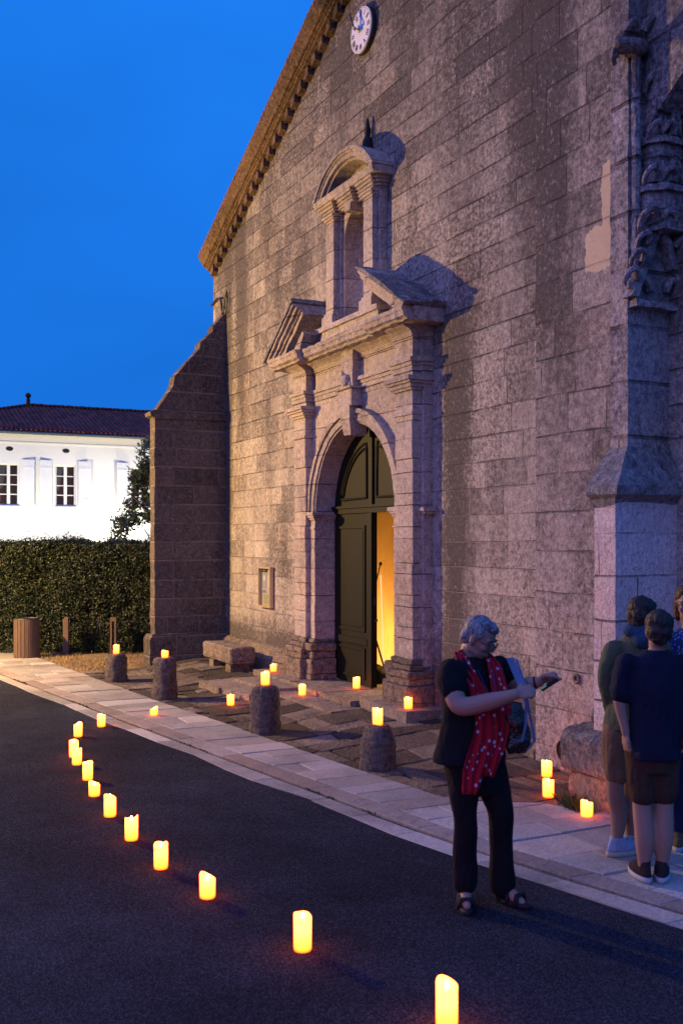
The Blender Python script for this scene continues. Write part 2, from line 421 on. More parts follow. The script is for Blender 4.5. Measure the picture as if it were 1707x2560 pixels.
# left buttress (long side seen edge on), weathered slope and drip ledge
bm = bmesh.new()
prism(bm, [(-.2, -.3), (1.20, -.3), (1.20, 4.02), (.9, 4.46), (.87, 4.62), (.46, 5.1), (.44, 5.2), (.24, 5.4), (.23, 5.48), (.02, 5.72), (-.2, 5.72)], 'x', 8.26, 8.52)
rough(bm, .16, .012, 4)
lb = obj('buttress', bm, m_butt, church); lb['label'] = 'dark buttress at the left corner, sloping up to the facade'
bm = bmesh.new(); prism(bm, [(1.15, 3.93), (1.27, 3.97), (1.28, 4.03), (1.2, 4.07), (0, 4.07), (0, 3.95)], 'x', 8.235, 8.55); rough(bm, .1, .01, 6)
obj('drip_ledge', bm, m_butt, lb)
bm = bmesh.new(); prism(bm, [(-.1, -.3), (1.29, -.3), (1.29, .42), (1.25, .50), (-.1, .52)], 'x', 8.19, 8.58); rough(bm, .1, .014, 5)
obj('buttress_foot', bm, m_butt, lb)
# plinth course along the foot of the facade
bm = bmesh.new()
prism(bm, [(-.05, -.2), (.20, -.2), (.18, .26), (.13, .33), (.10, .40), (.04, .45), (-.05, .47)], 'x', 5.05, 8.25)
rough(bm, .07, .022, 5); obj('plinth_course', bm, m_plinth, church)
bm = bmesh.new(); prism(bm, [(-.05, -.2), (.12, -.2), (.10, .10), (.05, .20), (-.05, .24)], 'x', -.1, 1.8)
rough(bm, .07, .022, 5); obj('plinth_course', bm, m_plinth, church)

# right hand piers
bm = bmesh.new()
prism(bm, [(-.12, .02), (-.12, .1), (-1.36, .1), (-1.36, .02)], 'z', -.3, top(-1.3)-.1)
rough(bm, .25, .006, 3); obj('pilaster_strip', bm, m_pier, church)
pier = None
bm = bmesh.new()
box(bm, -1.65, -1.46, -.9, .41, 2.3, 4.95); rough(bm, .1, .006, 5)
pier = obj('corner_pier', bm, m_gothic, church); pier['label'] = 'gothic corner pier with carved canopy on its upper stage'
bm = bmesh.new(); box(bm, -1.73, -1.50, -1.2, .6, -.3, 2.28); rough(bm, .12, .007, 5)
obj('pier_base', bm, ashlar('pier_base_stone', (.62, .52, .48), (.3, .25, .24), h=.31, w=.55, wb=-.14, lich=.15, joint=.01, mt=.5), pier)
bm = bmesh.new()   # overhanging sloped cap
sect = [(-1.80, 2.36), (-1.78, 2.42), (-1.66, 2.68), (-1.34, 2.68), (-1.24, 2.42), (-1.22, 2.36)]
A = [(-1.82, .69), (-1.22, .69), (-1.22, -1.3), (-1.82, -1.3)]
def ringq(z, e): return [bm.verts.new((x, y, z)) for x, y in ((-1.74-e, .61+e*.6), (-1.48+e*.4, .61+e*.6), (-1.48+e*.4, -1.3), (-1.74-e, -1.3))]
rg = [ringq(2.24, -.02), ringq(2.30, .0), ringq(2.335, .06), ringq(2.40, .065)]
rg.append([bm.verts.new((x, y, 2.70)) for x, y in ((-1.655, .415), (-1.455, .415), (-1.455, -1.3), (-1.655, -1.3))])
for P_, Q_ in zip(rg, rg[1:]):
    for j in range(4): bm.faces.new((P_[j], P_[(j+1) % 4], Q_[(j+1) % 4], Q_[j]))
bm.faces.new(rg[0][::-1]); bm.faces.new(rg[-1])
rough(bm, .07, .006, 7); obj('sloped_cap', bm, m_roofstone, pier)
# upper stage set back, seen beside the carved pinnacle
bm = bmesh.new(); prism(bm, [(-1.60, 4.98), (-1.78, 5.16), (-2.4, 5.6), (-2.6, 7.2), (-1.60, 7.2)], 'y', -.6, .26); box(bm, -1.65, -1.46, -.5, .405, 4.95, 6.6)
rough(bm, .18, .006, 5); obj('upper_stage', bm, m_gothic, pier)
# carved canopy / pinnacle applied to the near face (u = -1.65)
def gablet(bm, vc, z0, w, h, u=-1.65, d=.10, t=.05):
    o = [(vc-w, z0), (vc-w+t, z0), (vc, z0+h-t*1.4), (vc+w-t, z0), (vc+w, z0), (vc+.02, z0+h), (vc-.02, z0+h)]
    prism(bm, o, 'x', u-d, u+.02)
def crocket(bm, p, s, dirv):
    pts = []
    for i in range(9):
        a = i/8*math.pi*1.35
        pts.append(Vector(p)+Vector((-.6*s*math.sin(a)*.8, dirv*s*(1-math.cos(a))*.6, s*math.sin(a)*.7)))
    tube(bm, pts, [s*.34*(1-.06*i) for i in range(9)], 7)
bm = bmesh.new()
vm = .10
# ogee gable at the bottom, with two small arches
gablet(bm, vm+.06, 3.80, .29, .62, d=.09, t=.07)
for dv in (-.11, .23): 
    tube(bm, [(-1.70, vm+dv+.09*math.cos(math.pi*i/10), 3.86+.11*math.sin(math.pi*i/10)) for i in range(11)], .03, 8)
box(bm, -1.73, -1.64, -.9, .40, 3.735, 3.785)
for side in (1, -1):
    for i in range(4): crocket(bm, (-1.74, vm+.06+side*(.25-.06*i), 3.93+.14*i), .085, side)
# canopy tiers
def tier(z0, z1, w, d, vc=vm):
    pts = [(vc-w, -1.64), (vc-w, -1.64-d*.5), (vc-w*.5, -1.64-d), (vc+w*.5, -1.64-d), (vc+w, -1.64-d*.5), (vc+w, -1.64)]
    prism(bm, [(b, a) for a, b in pts], 'z', z0, z1)
tier(4.30, 4.58, .22, .19); tier(4.58, 4.63, .25, .23)
tier(4.63, 4.95, .17, .15); tier(4.95, 5.0, .20, .19); tier(5.0, 5.28, .12, .12)
for z, w, s in ((4.36, .2, .11), (4.68, .17, .10), (5.03, .13, .09)):
    for side in (1, -1, 0):
        crocket(bm, (-1.80+.03*abs(side), vm+side*w*.8, z), s, side or 1)
        gablet(bm, vm+side*w*.62, z-.02, w*.45, .22, u=-1.78 if side == 0 else -1.73, d=.05, t=.025)
# stem with leaves above
tube(bm, [(-1.69, vm, 5.25), (-1.70, vm, 5.75)], [.05, .035], 8)
for side in (1, -1): 
    crocket(bm, (-1.72, vm+side*.06, 5.40), .11, side); crocket(bm, (-1.72, vm+side*.03, 5.66), .08, side)
# side shaft and leaf bracket that juts from the corner
tube(bm, [(-1.68, .36, 3.78), (-1.68, .36, 5.7)], .035, 8)
tube(bm, [(-1.68, -.22, 3.78), (-1.68, -.22, 5.1)], .04, 8)
for i in range(5): crocket(bm, (-1.66-.03*i, .40+.01*i, 5.62+.03*i), .12-.012*i, 1)
crocket(bm, (-1.7, .3, 5.8), .12, -1)
ell(bm, (-1.69, .42, 5.66), (.10, .16, .07))
rough(bm, .045, .009, 15, 3)
obj('carved_canopy', bm, m_gothic, pier)

# ---------------------------------------------------------------- portal
portal = empty('portal'); portal.parent = church
def pp(name, bm, mat=None, sz=.06, am=.005, fr=8):
    rough(bm, sz, am, fr); return obj(name, bm, mat or m_portal, portal)
# backing slab with the arch cut through
bm = bmesh.new()
holed(bm, [(5.03, .17), (5.03, 3.95), (1.81, 3.95), (1.81, .17)], [arch_pts(RW+.001, ZS, 36, .175)], .0, .105)
obj('portal_field', bm, m_portal, portal)
# deep reveal behind it (lines the hole of the wall)
bm = bmesh.new(); ap = arch_pts(RW, ZS, 36, .18); ap2 = arch_pts(RW+.06, ZS, 36, .18)
F = [bm.verts.new((x, .10, z)) for x, z in ap]; B = [bm.verts.new((x, -.45, z)) for x, z in ap]
for i in range(len(ap)-1): bm.faces.new((F[i], F[i+1], B[i+1], B[i]))
for v in bm.verts:
    v.co.x += (CU-v.co.x)*.006+noise.noise(v.co*7)*.004
obj('arch_reveal', bm, m_portal, portal)
# pilasters (front strip + backing strip) with bases and capitals
def pilaster(sgn):
    # sgn -1: near side (small u), +1 far side
    a0, a1 = (1.85, 2.22) if sgn < 0 else (4.62, 4.99)
    b0, b1 = (1.805, 2.27) if sgn < 0 else (4.57, 5.035)
    bm = bmesh.new(); z = .72; i = 0
    while z < 3.60:            # drums of slightly different depth, joints open
        h_ = .34+.08*random.random(); z2 = min(3.62, z+h_)
        e = random.uniform(-.006, .006)
        box(bm, a0, a1, .08, .22+e, z+.003, z2-.003); z = z2
    box(bm, b0, b1, .02, .115, .72, 3.62)
    bevel(bm, .006); o = pp('pilaster', bm, None, .12, .004)
    bm = bmesh.new()
    for z0, z1, p in ((.19, .45, .115), (.45, .53, .085), (.53, .60, .10), (.60, .66, .055), (.66, .73, .025)):
        box(bm, a0-p*.8, a1+p*.8, .0, .22+p, z0, z1-.003)
    bevel(bm, .012); rough(bm, .05, .014, 9, sgn+2); obj('pilaster_base', bm, m_plinth, o)
    bm = bmesh.new()
    for z0, z1, p in ((3.34, 3.37, .02), (3.60, 3.63, .03), (3.63, 3.67, .05), (3.67, 3.70, .075), (3.70, 3.745, .10)):
        box(bm, a0-p*.8, a1+p*.8, .0, .22+p, z0, z1-.002)
    rough(bm, .05, .005, 9); obj('capital', bm, m_portal, o)
pilaster(-1); pilaster(1)
# jamb pilasters inside the arch, bases, imposts
for sgn in (-1, 1):
    e = CU+sgn*RW; bm = bmesh.new(); a, b = sorted((e, e+sgn*.17))
    box(bm, a, b, .10, .155, .72, ZS); j = pp('jamb', bm, None, .12)
    bm = bmesh.new()
    for z0, z1, p in ((.19, .46, .10), (.46, .56, .07), (.56, .66, .09), (.66, .72, .03)):
        a, b = sorted((e-sgn*p, e+sgn*.2)); box(bm, a, b, -.12, .155+p, z0, z1-.004)
    bevel(bm, .015); rough(bm, .05, .016, 8, sgn+5); obj('jamb_base', bm, m_plinth, j)
    bm = bmesh.new()
    for z0, z1, p in ((2.14, 2.16, .012), (2.26, 2.29, .02), (2.29, 2.32, .04), (2.32, 2.365, .055)):
        a, b = sorted((e-sgn*p, e+sgn*.19)); box(bm, a, b, -.14, .155+p, z0, z1-.002)
    rough(bm, .05, .005, 8); obj('impost', bm, m_portal, j)
# small ring moulding on the near pilaster at impost height
bm = bmesh.new()
for z0, z1, p in ((2.28, 2.31, .02), (2.31, 2.345, .045)): box(bm, 1.775-p, 1.87, .0, .115+p, z0, z1)
pp('side_impost', bm)
# archivolt with fillets
bm = bmesh.new()
for r0, r1, v1 in ((1.045, 1.075, .145), (1.075, 1.15, .165), (1.15, 1.165, .15), (1.165, 1.22, .19)):
    n = 44
    for i in range(n):
        t0, t1 = math.pi*i/n, math.pi*(i+1)/n
        P4 = [(CU+r*math.cos(t), ZS+.01+r*math.sin(t)) for r, t in ((r0, t0), (r1, t0), (r1, t1), (r0, t1))]
        fr = [bm.verts.new((x, v1, z)) for x, z in P4]; bk = [bm.verts.new((x, .09, z)) for x, z in P4]
        bm.faces.new(fr)
        for q in range(4): bm.faces.new((fr[q], fr[(q+1) % 4], bk[(q+1) % 4], bk[q]))
bmesh.ops.remove_doubles(bm, verts=bm.verts[:], dist=.0005)
for v in bm.verts: v.co += noise.noise_vector(v.co*9)*.005
obj('archivolt', bm, m_portal, portal)
# keystone, a tapered voussoir carrying a block
bm = bmesh.new()
f_ = [(CU-.085, 3.26), (CU+.085, 3.26), (CU+.15, 3.62), (CU-.15, 3.62)]
prism(bm, f_, 'y', .0, .26); 
for v in bm.verts:
    if v.co.z < 3.3 and v.co.y > .1: v.co.y -= .05
pp('keystone', bm, None, .05, .006)
bm = bmesh.new(); box(bm, CU-.19, CU+.19, .1, .25, 3.60, 3.80); box(bm, CU-.21, CU+.21, .1, .28, 3.80, 3.83)
ell(bm, (CU, .22, 3.90), (.10, .07, .09)); tube(bm, [(CU-.1, .2, 3.86), (CU+.05, .24, 3.96), (CU+.14, .22, 4.05)], [.04, .035, .01], 7)
pp('carved_emblem', bm, None, .04, .01, 14)
# entablature: architrave, frieze, cavetto
def entab(u0, u1, v, name='entablature'):
    bm = bmesh.new()
    for z0, z1, p in ((3.745, 3.80, .0), (3.80, 3.86, .015), (3.86, 3.90, .03), (3.90, 3.945, .055), (3.945, 4.17, .0), (4.17, 4.19, .02)):
        box(bm, u0-p*.9, u1+p*.9, .0, v+p, z0, z1-.002)
    # cavetto swelling under the cornice
    pr = [(0, 4.19), (v+.02, 4.19), (v+.035, 4.22), (v+.07, 4.25), (v+.12, 4.275), (v+.15, 4.30), (0, 4.30)]
    n = 12; A = []
    prism(bm, pr, 'x', u0-.02, u1+.02)
    return bm
bm = entab(2.3, 4.54, .115); o = pp('entablature', bm, None, .07, .006)
bm = entab(1.85, 2.24, .22); obj('entablature_block', (rough(bm, .07, .006, 8), bm)[1], m_portal, o)
bm = entab(4.60, 4.99, .22); obj('entablature_block', (rough(bm, .07, .006, 8), bm)[1], m_portal, o)
bm = entab(1.80, 1.86, .13); obj('entablature_block', (rough(bm, .07, .004, 8), bm)[1], m_portal, o)
bm = bmesh.new(); box(bm, CU-.16, CU+.16, .1, .22, 3.84, 4.30); obj('entablature_block', (rough(bm, .07, .006, 8), bm)[1], m_portal, o)
# cornice
def corn(bm, u0, u1, v):
    pr = [(-.0, 4.285), (v-.07, 4.285), (v-.06, 4.31), (v-.02, 4.325), (v-.015, 4.37), (v, 4.385), (v+.005, 4.42), (0, 4.45)]
    prism(bm, pr, 'x', u0, u1)
bm = bmesh.new(); corn(bm, 1.60, 2.50, .49); corn(bm, 4.34, 5.24, .49); corn(bm, 2.44, 4.40, .41); corn(bm, 1.565, 1.62, .37); corn(bm, 5.2, 5.27, .37)
rough(bm, .05, .013, 11); 
for v in bm.verts:
    if v.co.y > .3: v.co.z += .012*noise.noise(v.co*17); v.co.y += .018*noise.noise(v.co*9+Vector((5, 1, 1)))
obj('cornice', bm, m_portal, portal)
# broken pediment halves
def half(u0, z0, u1, z1, name='pediment_half'):
    L = math.hypot(u1-u0, z1-z0); du, dz = (u1-u0)/L, (z1-z0)/L; nx_, nz_ = -dz, du
    if nz_ < 0: nx_, nz_ = -nx_, -nz_
    def P3(t, q): return (u0+du*t+nx_*q, z0+dz*t+nz_*q)
    bm = bmesh.new()
    for q0, q1, v in ((-.16, -.10, .37), (-.10, -.07, .40), (-.07, -.02, .44), (-.02, .03, .48)):
        prism(bm, [P3(0 if q0 > -.1 else .08, q0), P3(L, q0), P3(L, q1), P3(0, q1)], 'y', .0, v)
    rough(bm, .06, .010, 10); o = obj(name, bm, m_portal, portal)
    bm = bmesh.new(); N = 12; M_ = 8; g = []
    for i in range(N+1):
        g.append([bm.verts.new((*(lambda a: (a[0], -.01+.515*j/M_, a[1]))(P3(-.05+(L+.08)*i/N, .03+.035)),)) for j in range(M_+1)])
    g2 = [[bm.verts.new((v.co.x-nx_*.05, v.co.y, v.co.z-nz_*.05)) for v in r_] for r_ in g]
    for r_ in g:
        for v in r_:
            w_ = noise.noise(v.co*12)*.012+.018*math.floor(3*noise.noise(v.co*3)+.5); v.co += Vector((nx_*w_, 0, nz_*w_))
    for G_, fl in ((g, 1), (g2, -1)):
        for i in range(N):
            for j in range(M_): bm.faces.new((G_[i][j], G_[i+1][j], G_[i+1][j+1], G_[i][j+1])[::fl])
    for i in range(N):
        bm.faces.new((g[i][0], g[i+1][0], g2[i+1][0], g2[i][0])); bm.faces.new((g[i][M_], g[i+1][M_], g2[i+1][M_], g2[i][M_]))
    for j in range(M_):
        bm.faces.new((g[0][j], g[0][j+1], g2[0][j+1], g2[0][j])); bm.faces.new((g[N][j], g[N][j+1], g2[N][j+1], g2[N][j]))
    obj('pediment_slab', bm, m_roofstone, o)
    bm = bmesh.new()   # recessed tympanum field
    tri = [(u0+.2*(1 if u1 > u0 else -1), z0), (u1, z0), (u1, z1-.12)]
    prism(bm, tri, 'y', .0, .08); rough(bm, .1, .005, 8); obj('tympanum', bm, m_portal, o)
half(1.60, 4.44, 2.62, 5.02); half(5.33, 4.42, 4.44, 5.02)
bm = bmesh.new(); prism(bm, [(4.62, 4.43), (4.40, 4.43), (4.28, 4.62), (4.33, 4.66)], 'y', .02, .40); rough(bm, .06, .01, 9)
obj('volute_fragment', bm, m_portal, portal)
# attic block that the niche stands on
bm = bmesh.new(); box(bm, 2.66, 4.22, .0, .20, 4.42, 4.62); box(bm, 2.62, 4.26, .0, .24, 4.62, 4.68); rough(bm, .07, .008, 8)
obj('attic_block', bm, m_portal, portal)

# ---------------------------------------------------------------- niche frame above the portal
niche = empty('niche_frame'); niche.parent = church
def np_(name, bm, mat=None, am=.005, sz=.06, par=None):
    rough(bm, sz, am, 9); return obj(name, bm, mat or m_portal, par or niche)
bm = bmesh.new(); NC = 3.46
holed(bm, [(4.12, 4.68), (4.12, 6.2), (2.80, 6.2), (2.80, 4.68)], [arch_pts(.3205, 5.72, 16, 4.755, 3.47)], .0, .06)
obj('niche_field', bm, m_portal, niche)
for a0, a1 in ((2.85, 3.08), (3.88, 4.10)):
    bm = bmesh.new(); box(bm, a0, a1, .03, .17, 4.68, 6.05); box(bm, a0-.05, a1+.05, .02, .095, 4.68, 6.05); bevel(bm, .004); o = np_('niche_pilaster', bm)
    for zz4 in (((4.68, 4.80, .04), (4.80, 4.84, .02)), ((6.0, 6.03, .02), (6.03, 6.06, .04))):
        bm = bmesh.new()
        for z0, z1, p in zz4: box(bm, a0-p, a1+p, .0, .17+p, z0, z1)
        np_('pilaster_moulding', bm, None, .005, .06, o)
bm = bmesh.new()
for u0, u1, v in ((2.80, 4.14, .12), (2.83, 3.10, .175), (3.86, 4.12, .175), (3.33, 3.60, .19)):
    for z0, z1, p in ((6.06, 6.09, .0), (6.09, 6.12, .02), (6.12, 6.155, .045), (6.155, 6.19, .07)): box(bm, u0-p, u1+p, .0, v+p-.004, z0, z1-.002)
prism(bm, [(0, 6.19), (.26, 6.19), (.275, 6.22), (.285, 6.265), (0, 6.285)], 'x', 2.66, 4.24)
np_('niche_cornice', bm)
bm = bmesh.new(); prism(bm, [(3.40, 5.97), (3.53, 5.97), (3.58, 6.17), (3.35, 6.17)], 'y', .0, .19); np_('niche_keystone', bm)
# segmental hood
bm = bmesh.new(); hw, rise = .79, .40; Rr = (hw*hw+rise*rise)/(2*rise); zc = 6.27+rise-Rr; am_ = math.asin(hw/Rr)
for r0, r1, v1 in ((Rr-.13, Rr-.10, .20), (Rr-.10, Rr-.045, .245), (Rr-.045, Rr-.02, .26), (Rr-.02, Rr+.02, .285)):
    n = 26
    for i in range(n):
        t0, t1 = -am_+2*am_*i/n, -am_+2*am_*(i+1)/n
        P4 = [(3.45+r*math.sin(t), zc+r*math.cos(t)) for r, t in ((r0, t0), (r1, t0), (r1, t1), (r0, t1))]
        P4 = [(x, max(z, 6.275)) for x, z in P4]
        fr = [bm.verts.new((x, v1, z)) for x, z in P4]; bk = [bm.verts.new((x, .0, z)) for x, z in P4]
        try:
            bm.faces.new(fr); bm.faces.new(bk[::-1])
            for q in range(4): bm.faces.new((fr[q], fr[(q+1) % 4], bk[(q+1) % 4], bk[q]))
        except ValueError: pass
bmesh.ops.remove_doubles(bm, verts=bm.verts[:], dist=.0004)
for v in bm.verts: v.co += noise.noise_vector(v.co*9)*.005
hood = obj('niche_hood', bm, m_portal, niche)
bm = bmesh.new()
tube(bm, [(3.20, .05, 6.60), (3.20, .05, 6.74), (3.20, .05, 6.80), (3.19, .05, 6.88), (3.20, .05, 7.02)], [.075, .06, .035, .038, .010], 9)
rough(bm, .04, .006, 14); obj('finial', bm, simple('black_crust', (.03, .03, .033), .95, .1), hood)

# ---------------------------------------------------------------- steps in front of the portal
def slab(pts, z0, z1, mat, nm='step', am=.012, sz=.09, par=church):
    bm = bmesh.new(); prism(bm, pts, 'z', z0, z1); rough(bm, sz, am, 6); return obj(nm, bm, mat, par)
m_step = ashlar('worn_step_stone', (.30, .25, .20), (.11, .09, .072), h=40, w=40, wb=.0, lich=.2, joint=.001)
sp = [slab([(5.55, .35), (5.5, 1.38), (4.75, 1.36), (4.72, .35)], -.2, .118, m_step), slab([(4.715, .35), (4.74, 1.33), (4.02, 1.24), (3.99, .35)], -.2, .125, m_step),
      slab([(3.985, .35), (4.0, .89), (3.2, .885), (3.18, .35)], -.2, .13, m_step), slab([(3.175, .35), (3.19, .88), (2.5, .87), (2.45, .35)], -.2, .128, m_step),
      slab([(5.75, -.1), (5.72, .52), (4.42, .52), (4.42, -.1)], -.2, .196, m_step), slab([(4.415, -.5), (4.41, .53), (3.42, .545), (3.41, -.5)], -.2, .19, m_step),
      slab([(3.405, -.5), (3.41, .55), (2.68, .545), (2.66, -.5)], -.2, .188, m_step),
      slab([(2.66, -.1), (2.665, .44), (2.3, .50), (1.55, .47), (1.56, -.05)], -.2, .236, m_step, am=.014)]
bm = bmesh.new(); prism(bm, [(5.3, .99), (5.3, .52), (4.1, .52), (4.16, .90), (4.6, .93)], 'z', -.1, .16); rough(bm, .09, .012, 6); obj('step', bm, m_step, church)

# ---------------------------------------------------------------- door
door = empty('double_door'); door.parent = church
DV = -.13
def panel_frame(bm, u0, u1, z0, z1, v, wd=.035, out=.018):
    for a in ((u0, u1, z0, z0+wd), (u0, u1, z1-wd, z1), (u0, u0+wd, z0+wd, z1-wd), (u1-wd, u1, z0+wd, z1-wd)): box(bm, a[0], a[1], v-.01, v+out, a[2], a[3])
# closed far leaf
bm = bmesh.new(); box(bm, CU+.0, CU+1.045, DV-.06, DV, .20, 2.335)
box(bm, CU-.012, CU+.10, DV-.06, DV+.02, .20, 2.335)
panel_frame(bm, CU+.17, CU+.90, .86, 2.18, DV); box(bm, CU+.23, CU+.84, DV-.01, DV+.012, .92, 2.12)
panel_frame(bm, CU+.17, CU+.90, .28, .66, DV, .03); box(bm, CU+.10, CU+.98, DV-.01, DV+.028, .70, .78)
leaf = obj('door_leaf', bm, m_door, door); leaf['label'] = 'closed far leaf of the dark green church door'
bm = bmesh.new(); ell(bm, (CU-.03, DV-.04, 1.02), (.022, .022, .022)); tube(bm, [(CU+.02, DV-.04, 1.02), (CU-.03, DV-.04, 1.02)], .008)
obj('handle', bm, m_iron, leaf)
bm = bmesh.new(); box(bm, CU-.02, CU+.01, DV-.05, DV-.01, 1.2, 1.3); obj('lock_plate', bm, m_iron, leaf)
# open near leaf, swung into the church
bm = bmesh.new(); box(bm, CU-1.05, CU-.99, DV-1.09, DV-.05, .20, 2.33); obj('door_leaf', bm, m_door, door)['label'] = 'near leaf of the church door, swung open inwards'
# transom beam and arched fanlight panel
bm = bmesh.new(); box(bm, CU-1.05, CU+1.05, DV-.08, DV+.03, 2.335, 2.40); box(bm, CU-1.05, CU+1.05, DV-.08, DV+.055, 2.40, 2.43); obj('transom', bm, m_door, door)
bm = bmesh.new(); fan = [(x, max(z, 2.43)) for x, z in arch_pts(1.048, ZS, 32)]
prism(bm, fan, 'y', DV-.06, DV)
box(bm, CU-.045, CU+.045, DV-.02, DV+.03, 2.43, 3.38)
for sg in (1, -1):
    for r, o2 in ((.86, .018), (.80, .03)):
        pts = [(CU+sg*max(.13, r*math.cos(t)), DV+o2*.4, max(2.52, ZS+r*math.sin(t))) for t in [math.pi/2*i/14 for i in range(15)]]
        pts = [(CU+sg*.13, DV+o2*.4, 2.52)] + [(CU+sg*r*math.cos(t), DV+o2*.4, ZS+r*math.sin(t)) for t in [.2+(1.40-.2)*i/14 for i in range(15)]] + [(CU+sg*.13, DV+o2*.4, 2.52)]
        tube(bm, pts, .014, 6, False)
obj('arched_panel', bm, m_door, door)

# ---------------------------------------------------------------- lit porch inside
bm = bmesh.new(); box(bm, 1.2, 4.7, -2.5, -.46, .10, .185); obj('porch_floor', bm, m_step, church)
k = M('ochre_panel', .65, .3); k.col(k.mix(k.noise(2.2, 5, .65, vec=k.mapv((1, 1, .35))), (.26, .11, .015), (.80, .50, .17))); k.bump(k.noise(30, 4, vec=k.mapv((1, 1, .08))), .004); m_ochre = k.end()
bm = bmesh.new(); box(bm, 4.52, 4.58, -2.4, -.47, .17, 3.6)
for v_ in (-2.3, -1.75, -1.2, -.72): box(bm, 4.512, 4.53, v_, v_+.008, .17, 3.6)
obj('porch_screen', bm, m_ochre, church)
bm = bmesh.new(); box(bm, 1.15, 1.25, -2.5, -.5, .17, 3.9); box(bm, 1.15, 4.6, -2.5, -2.4, .17, 3.9); box(bm, 1.15, 4.62, -2.5, -.5, 3.6, 3.7); obj('porch_wall', bm, m_plinth, church)

# ---------------------------------------------------------------- clock
clock = empty('clock', (3.33, .0, 8.12)); clock.parent = church
bm = bmesh.new()
def disc(bm, r, v0, v1, n=48):
    A = [bm.verts.new((r*math.cos(2*math.pi*i/n), v0, r*math.sin(2*math.pi*i/n))) for i in range(n)]
    B = [bm.verts.new((r*math.cos(2*math.pi*i/n), v1, r*math.sin(2*math.pi*i/n))) for i in range(n)]
    for i in range(n): bm.faces.new((A[i], A[(i+1) % n], B[(i+1) % n], B[i]))
    bm.faces.new(A[::-1]); bm.faces.new(B)
disc(bm, .262, .03, .075); obj('clock_face', bm, simple('enamel_white', (.72, .70, .72), .35, .4, .05, 4), clock)
bm = bmesh.new(); disc(bm, .272, .0, .055); obj('clock_rim', bm, m_iron, clock)
NUM = ['XII', 'I', 'II', 'III', 'IIII', 'V', 'VI', 'VII', 'VIII', 'IX', 'X', 'XI']
m_num = simple('numeral_blue_black', (.02, .022, .05), .5)
def stroke(bm, a, b, w, T):
    a, b = Vector(a), Vector(b); d = (b-a).normalized(); p = Vector((-d.y, d.x))*w/2
    q = [a+p, a-p, b-p, b+p]; F = [T(v, .0785) for v in q]; B = [T(v, .074) for v in q]
    F = [bm.verts.new(v) for v in F]; B = [bm.verts.new(v) for v in B]
    bm.faces.new(F); [bm.faces.new((F[i], F[(i+1) % 4], B[(i+1) % 4], B[i])) for i in range(4)]
for h_, s_ in enumerate(NUM):
    bm = bmesh.new(); a = math.pi/2-h_*math.pi/6     # seen from the street: +x of the clock runs to the viewer's left
    H_, g_ = .062, .015; ws = {'I': .012, 'V': .028, 'X': .03}; tot = sum(ws[c] for c in s_)+g_*.4*(len(s_)-1)
    ca, sa = math.cos(a), math.sin(a)
    def T(p, v, ca=ca, sa=sa):
        r_ = .168+p.y; x_ = r_*ca + p.x*sa; z_ = r_*sa - p.x*ca
        return (-x_, v, z_)
    x = -tot/2
    for c in s_:
        w = ws[c]
        if c == 'I': stroke(bm, (x+w/2, 0), (x+w/2, H_), .008, T)
        if c == 'V': stroke(bm, (x, H_), (x+w/2, 0), .008, T); stroke(bm, (x+w, H_), (x+w/2, 0), .005, T)
        if c == 'X': stroke(bm, (x, H_), (x+w, 0), .008, T); stroke(bm, (x+w, H_), (x, 0), .005, T)
        x += w+g_*.4
    obj('numeral', bm, m_num, clock)
bm = bmesh.new()
for i in range(60):
    a = 2*math.pi*i/60; tube(bm, [(.243*math.cos(a), .076, .243*math.sin(a)), (.250*math.cos(a), .076, .250*math.sin(a))], .0022, 4)
tube(bm, [(.243*math.cos(2*math.pi*i/60), .0755, .243*math.sin(2*math.pi*i/60)) for i in range(61)], .001, 4, False)
obj('minute_track', bm, m_num, clock)
def hand(name, ang, L, w, v, mat, tail=.04):
    bm = bmesh.new(); a = math.pi/2-ang; d = Vector((-math.cos(a), 0, math.sin(a))); p = Vector((d.z, 0, -d.x))*w
    q = [-d*tail+p*.6, -d*tail-p*.6, d*L-p, d*L+p]
    F = [bm.verts.new((x_.x, v, x_.z)) for x_ in q]; B = [bm.verts.new((x_.x, v-.006, x_.z)) for x_ in q]
    bm.faces.new(F); bm.faces.new(B[::-1]); [bm.faces.new((F[i], F[(i+1) % 4], B[(i+1) % 4], B[i])) for i in range(4)]
    obj(name, bm, mat, clock)
m_cblue = simple('pale_blue_enamel', (.16, .30, .62), .35, .4, .1)
hand('minute_hand', R(-28), .262, .0155, .165, m_black)
bm = bmesh.new(); box(bm, -.014, .014, .0765, .081, .03, .245); box(bm, -.055, .045, .0765, .086, -.02, .05); obj('enamel_band', bm, m_cblue, clock)
hand('hour_hand', R(-58), .12, .012, .11, m_black)
bm = bmesh.new(); tube(bm, [(0, .07, 0), (0, .17, 0)], .012); obj('spindle', bm, m_brass, clock)

# iron wall anchors, drain rings, pipe mouth
bm = bmesh.new()
tube(bm, [(8.92, .03, 5.98), (8.60, .04, 6.02), (8.40, .05, 5.98), (8.34, .05, 5.82), (8.30, .05, 5.70)], .02, 6)
tube(bm, [(8.30, .05, 5.72), (8.22, .05, 5.86), (8.16, .05, 6.0), (8.10, .05, 6.04), (8.08, .05, 5.86), (8.17, .05, 5.68), (8.24, .05, 5.72)], .014, 6)
obj('wall_anchor', bm, m_iron, church)
def torus(bm, c, r, t, axis=Vector((0, 1, 0)), n=20, sz=1.):
    a = axis.orthogonal().normalized(); b = axis.cross(a)
    tube(bm, [Vector(c)+a*r*math.cos(2*math.pi*i/n)+b*r*math.sin(2*math.pi*i/n) for i in range(n+1)], t, 7, False)
for cu_, cz, r_ in ((-.70, .83, .032), (-.97, .86, .026)):
    bm = bmesh.new(); torus(bm, (cu_, .115, cz), r_, .014); obj('vent_ring', bm, m_plinth, church)
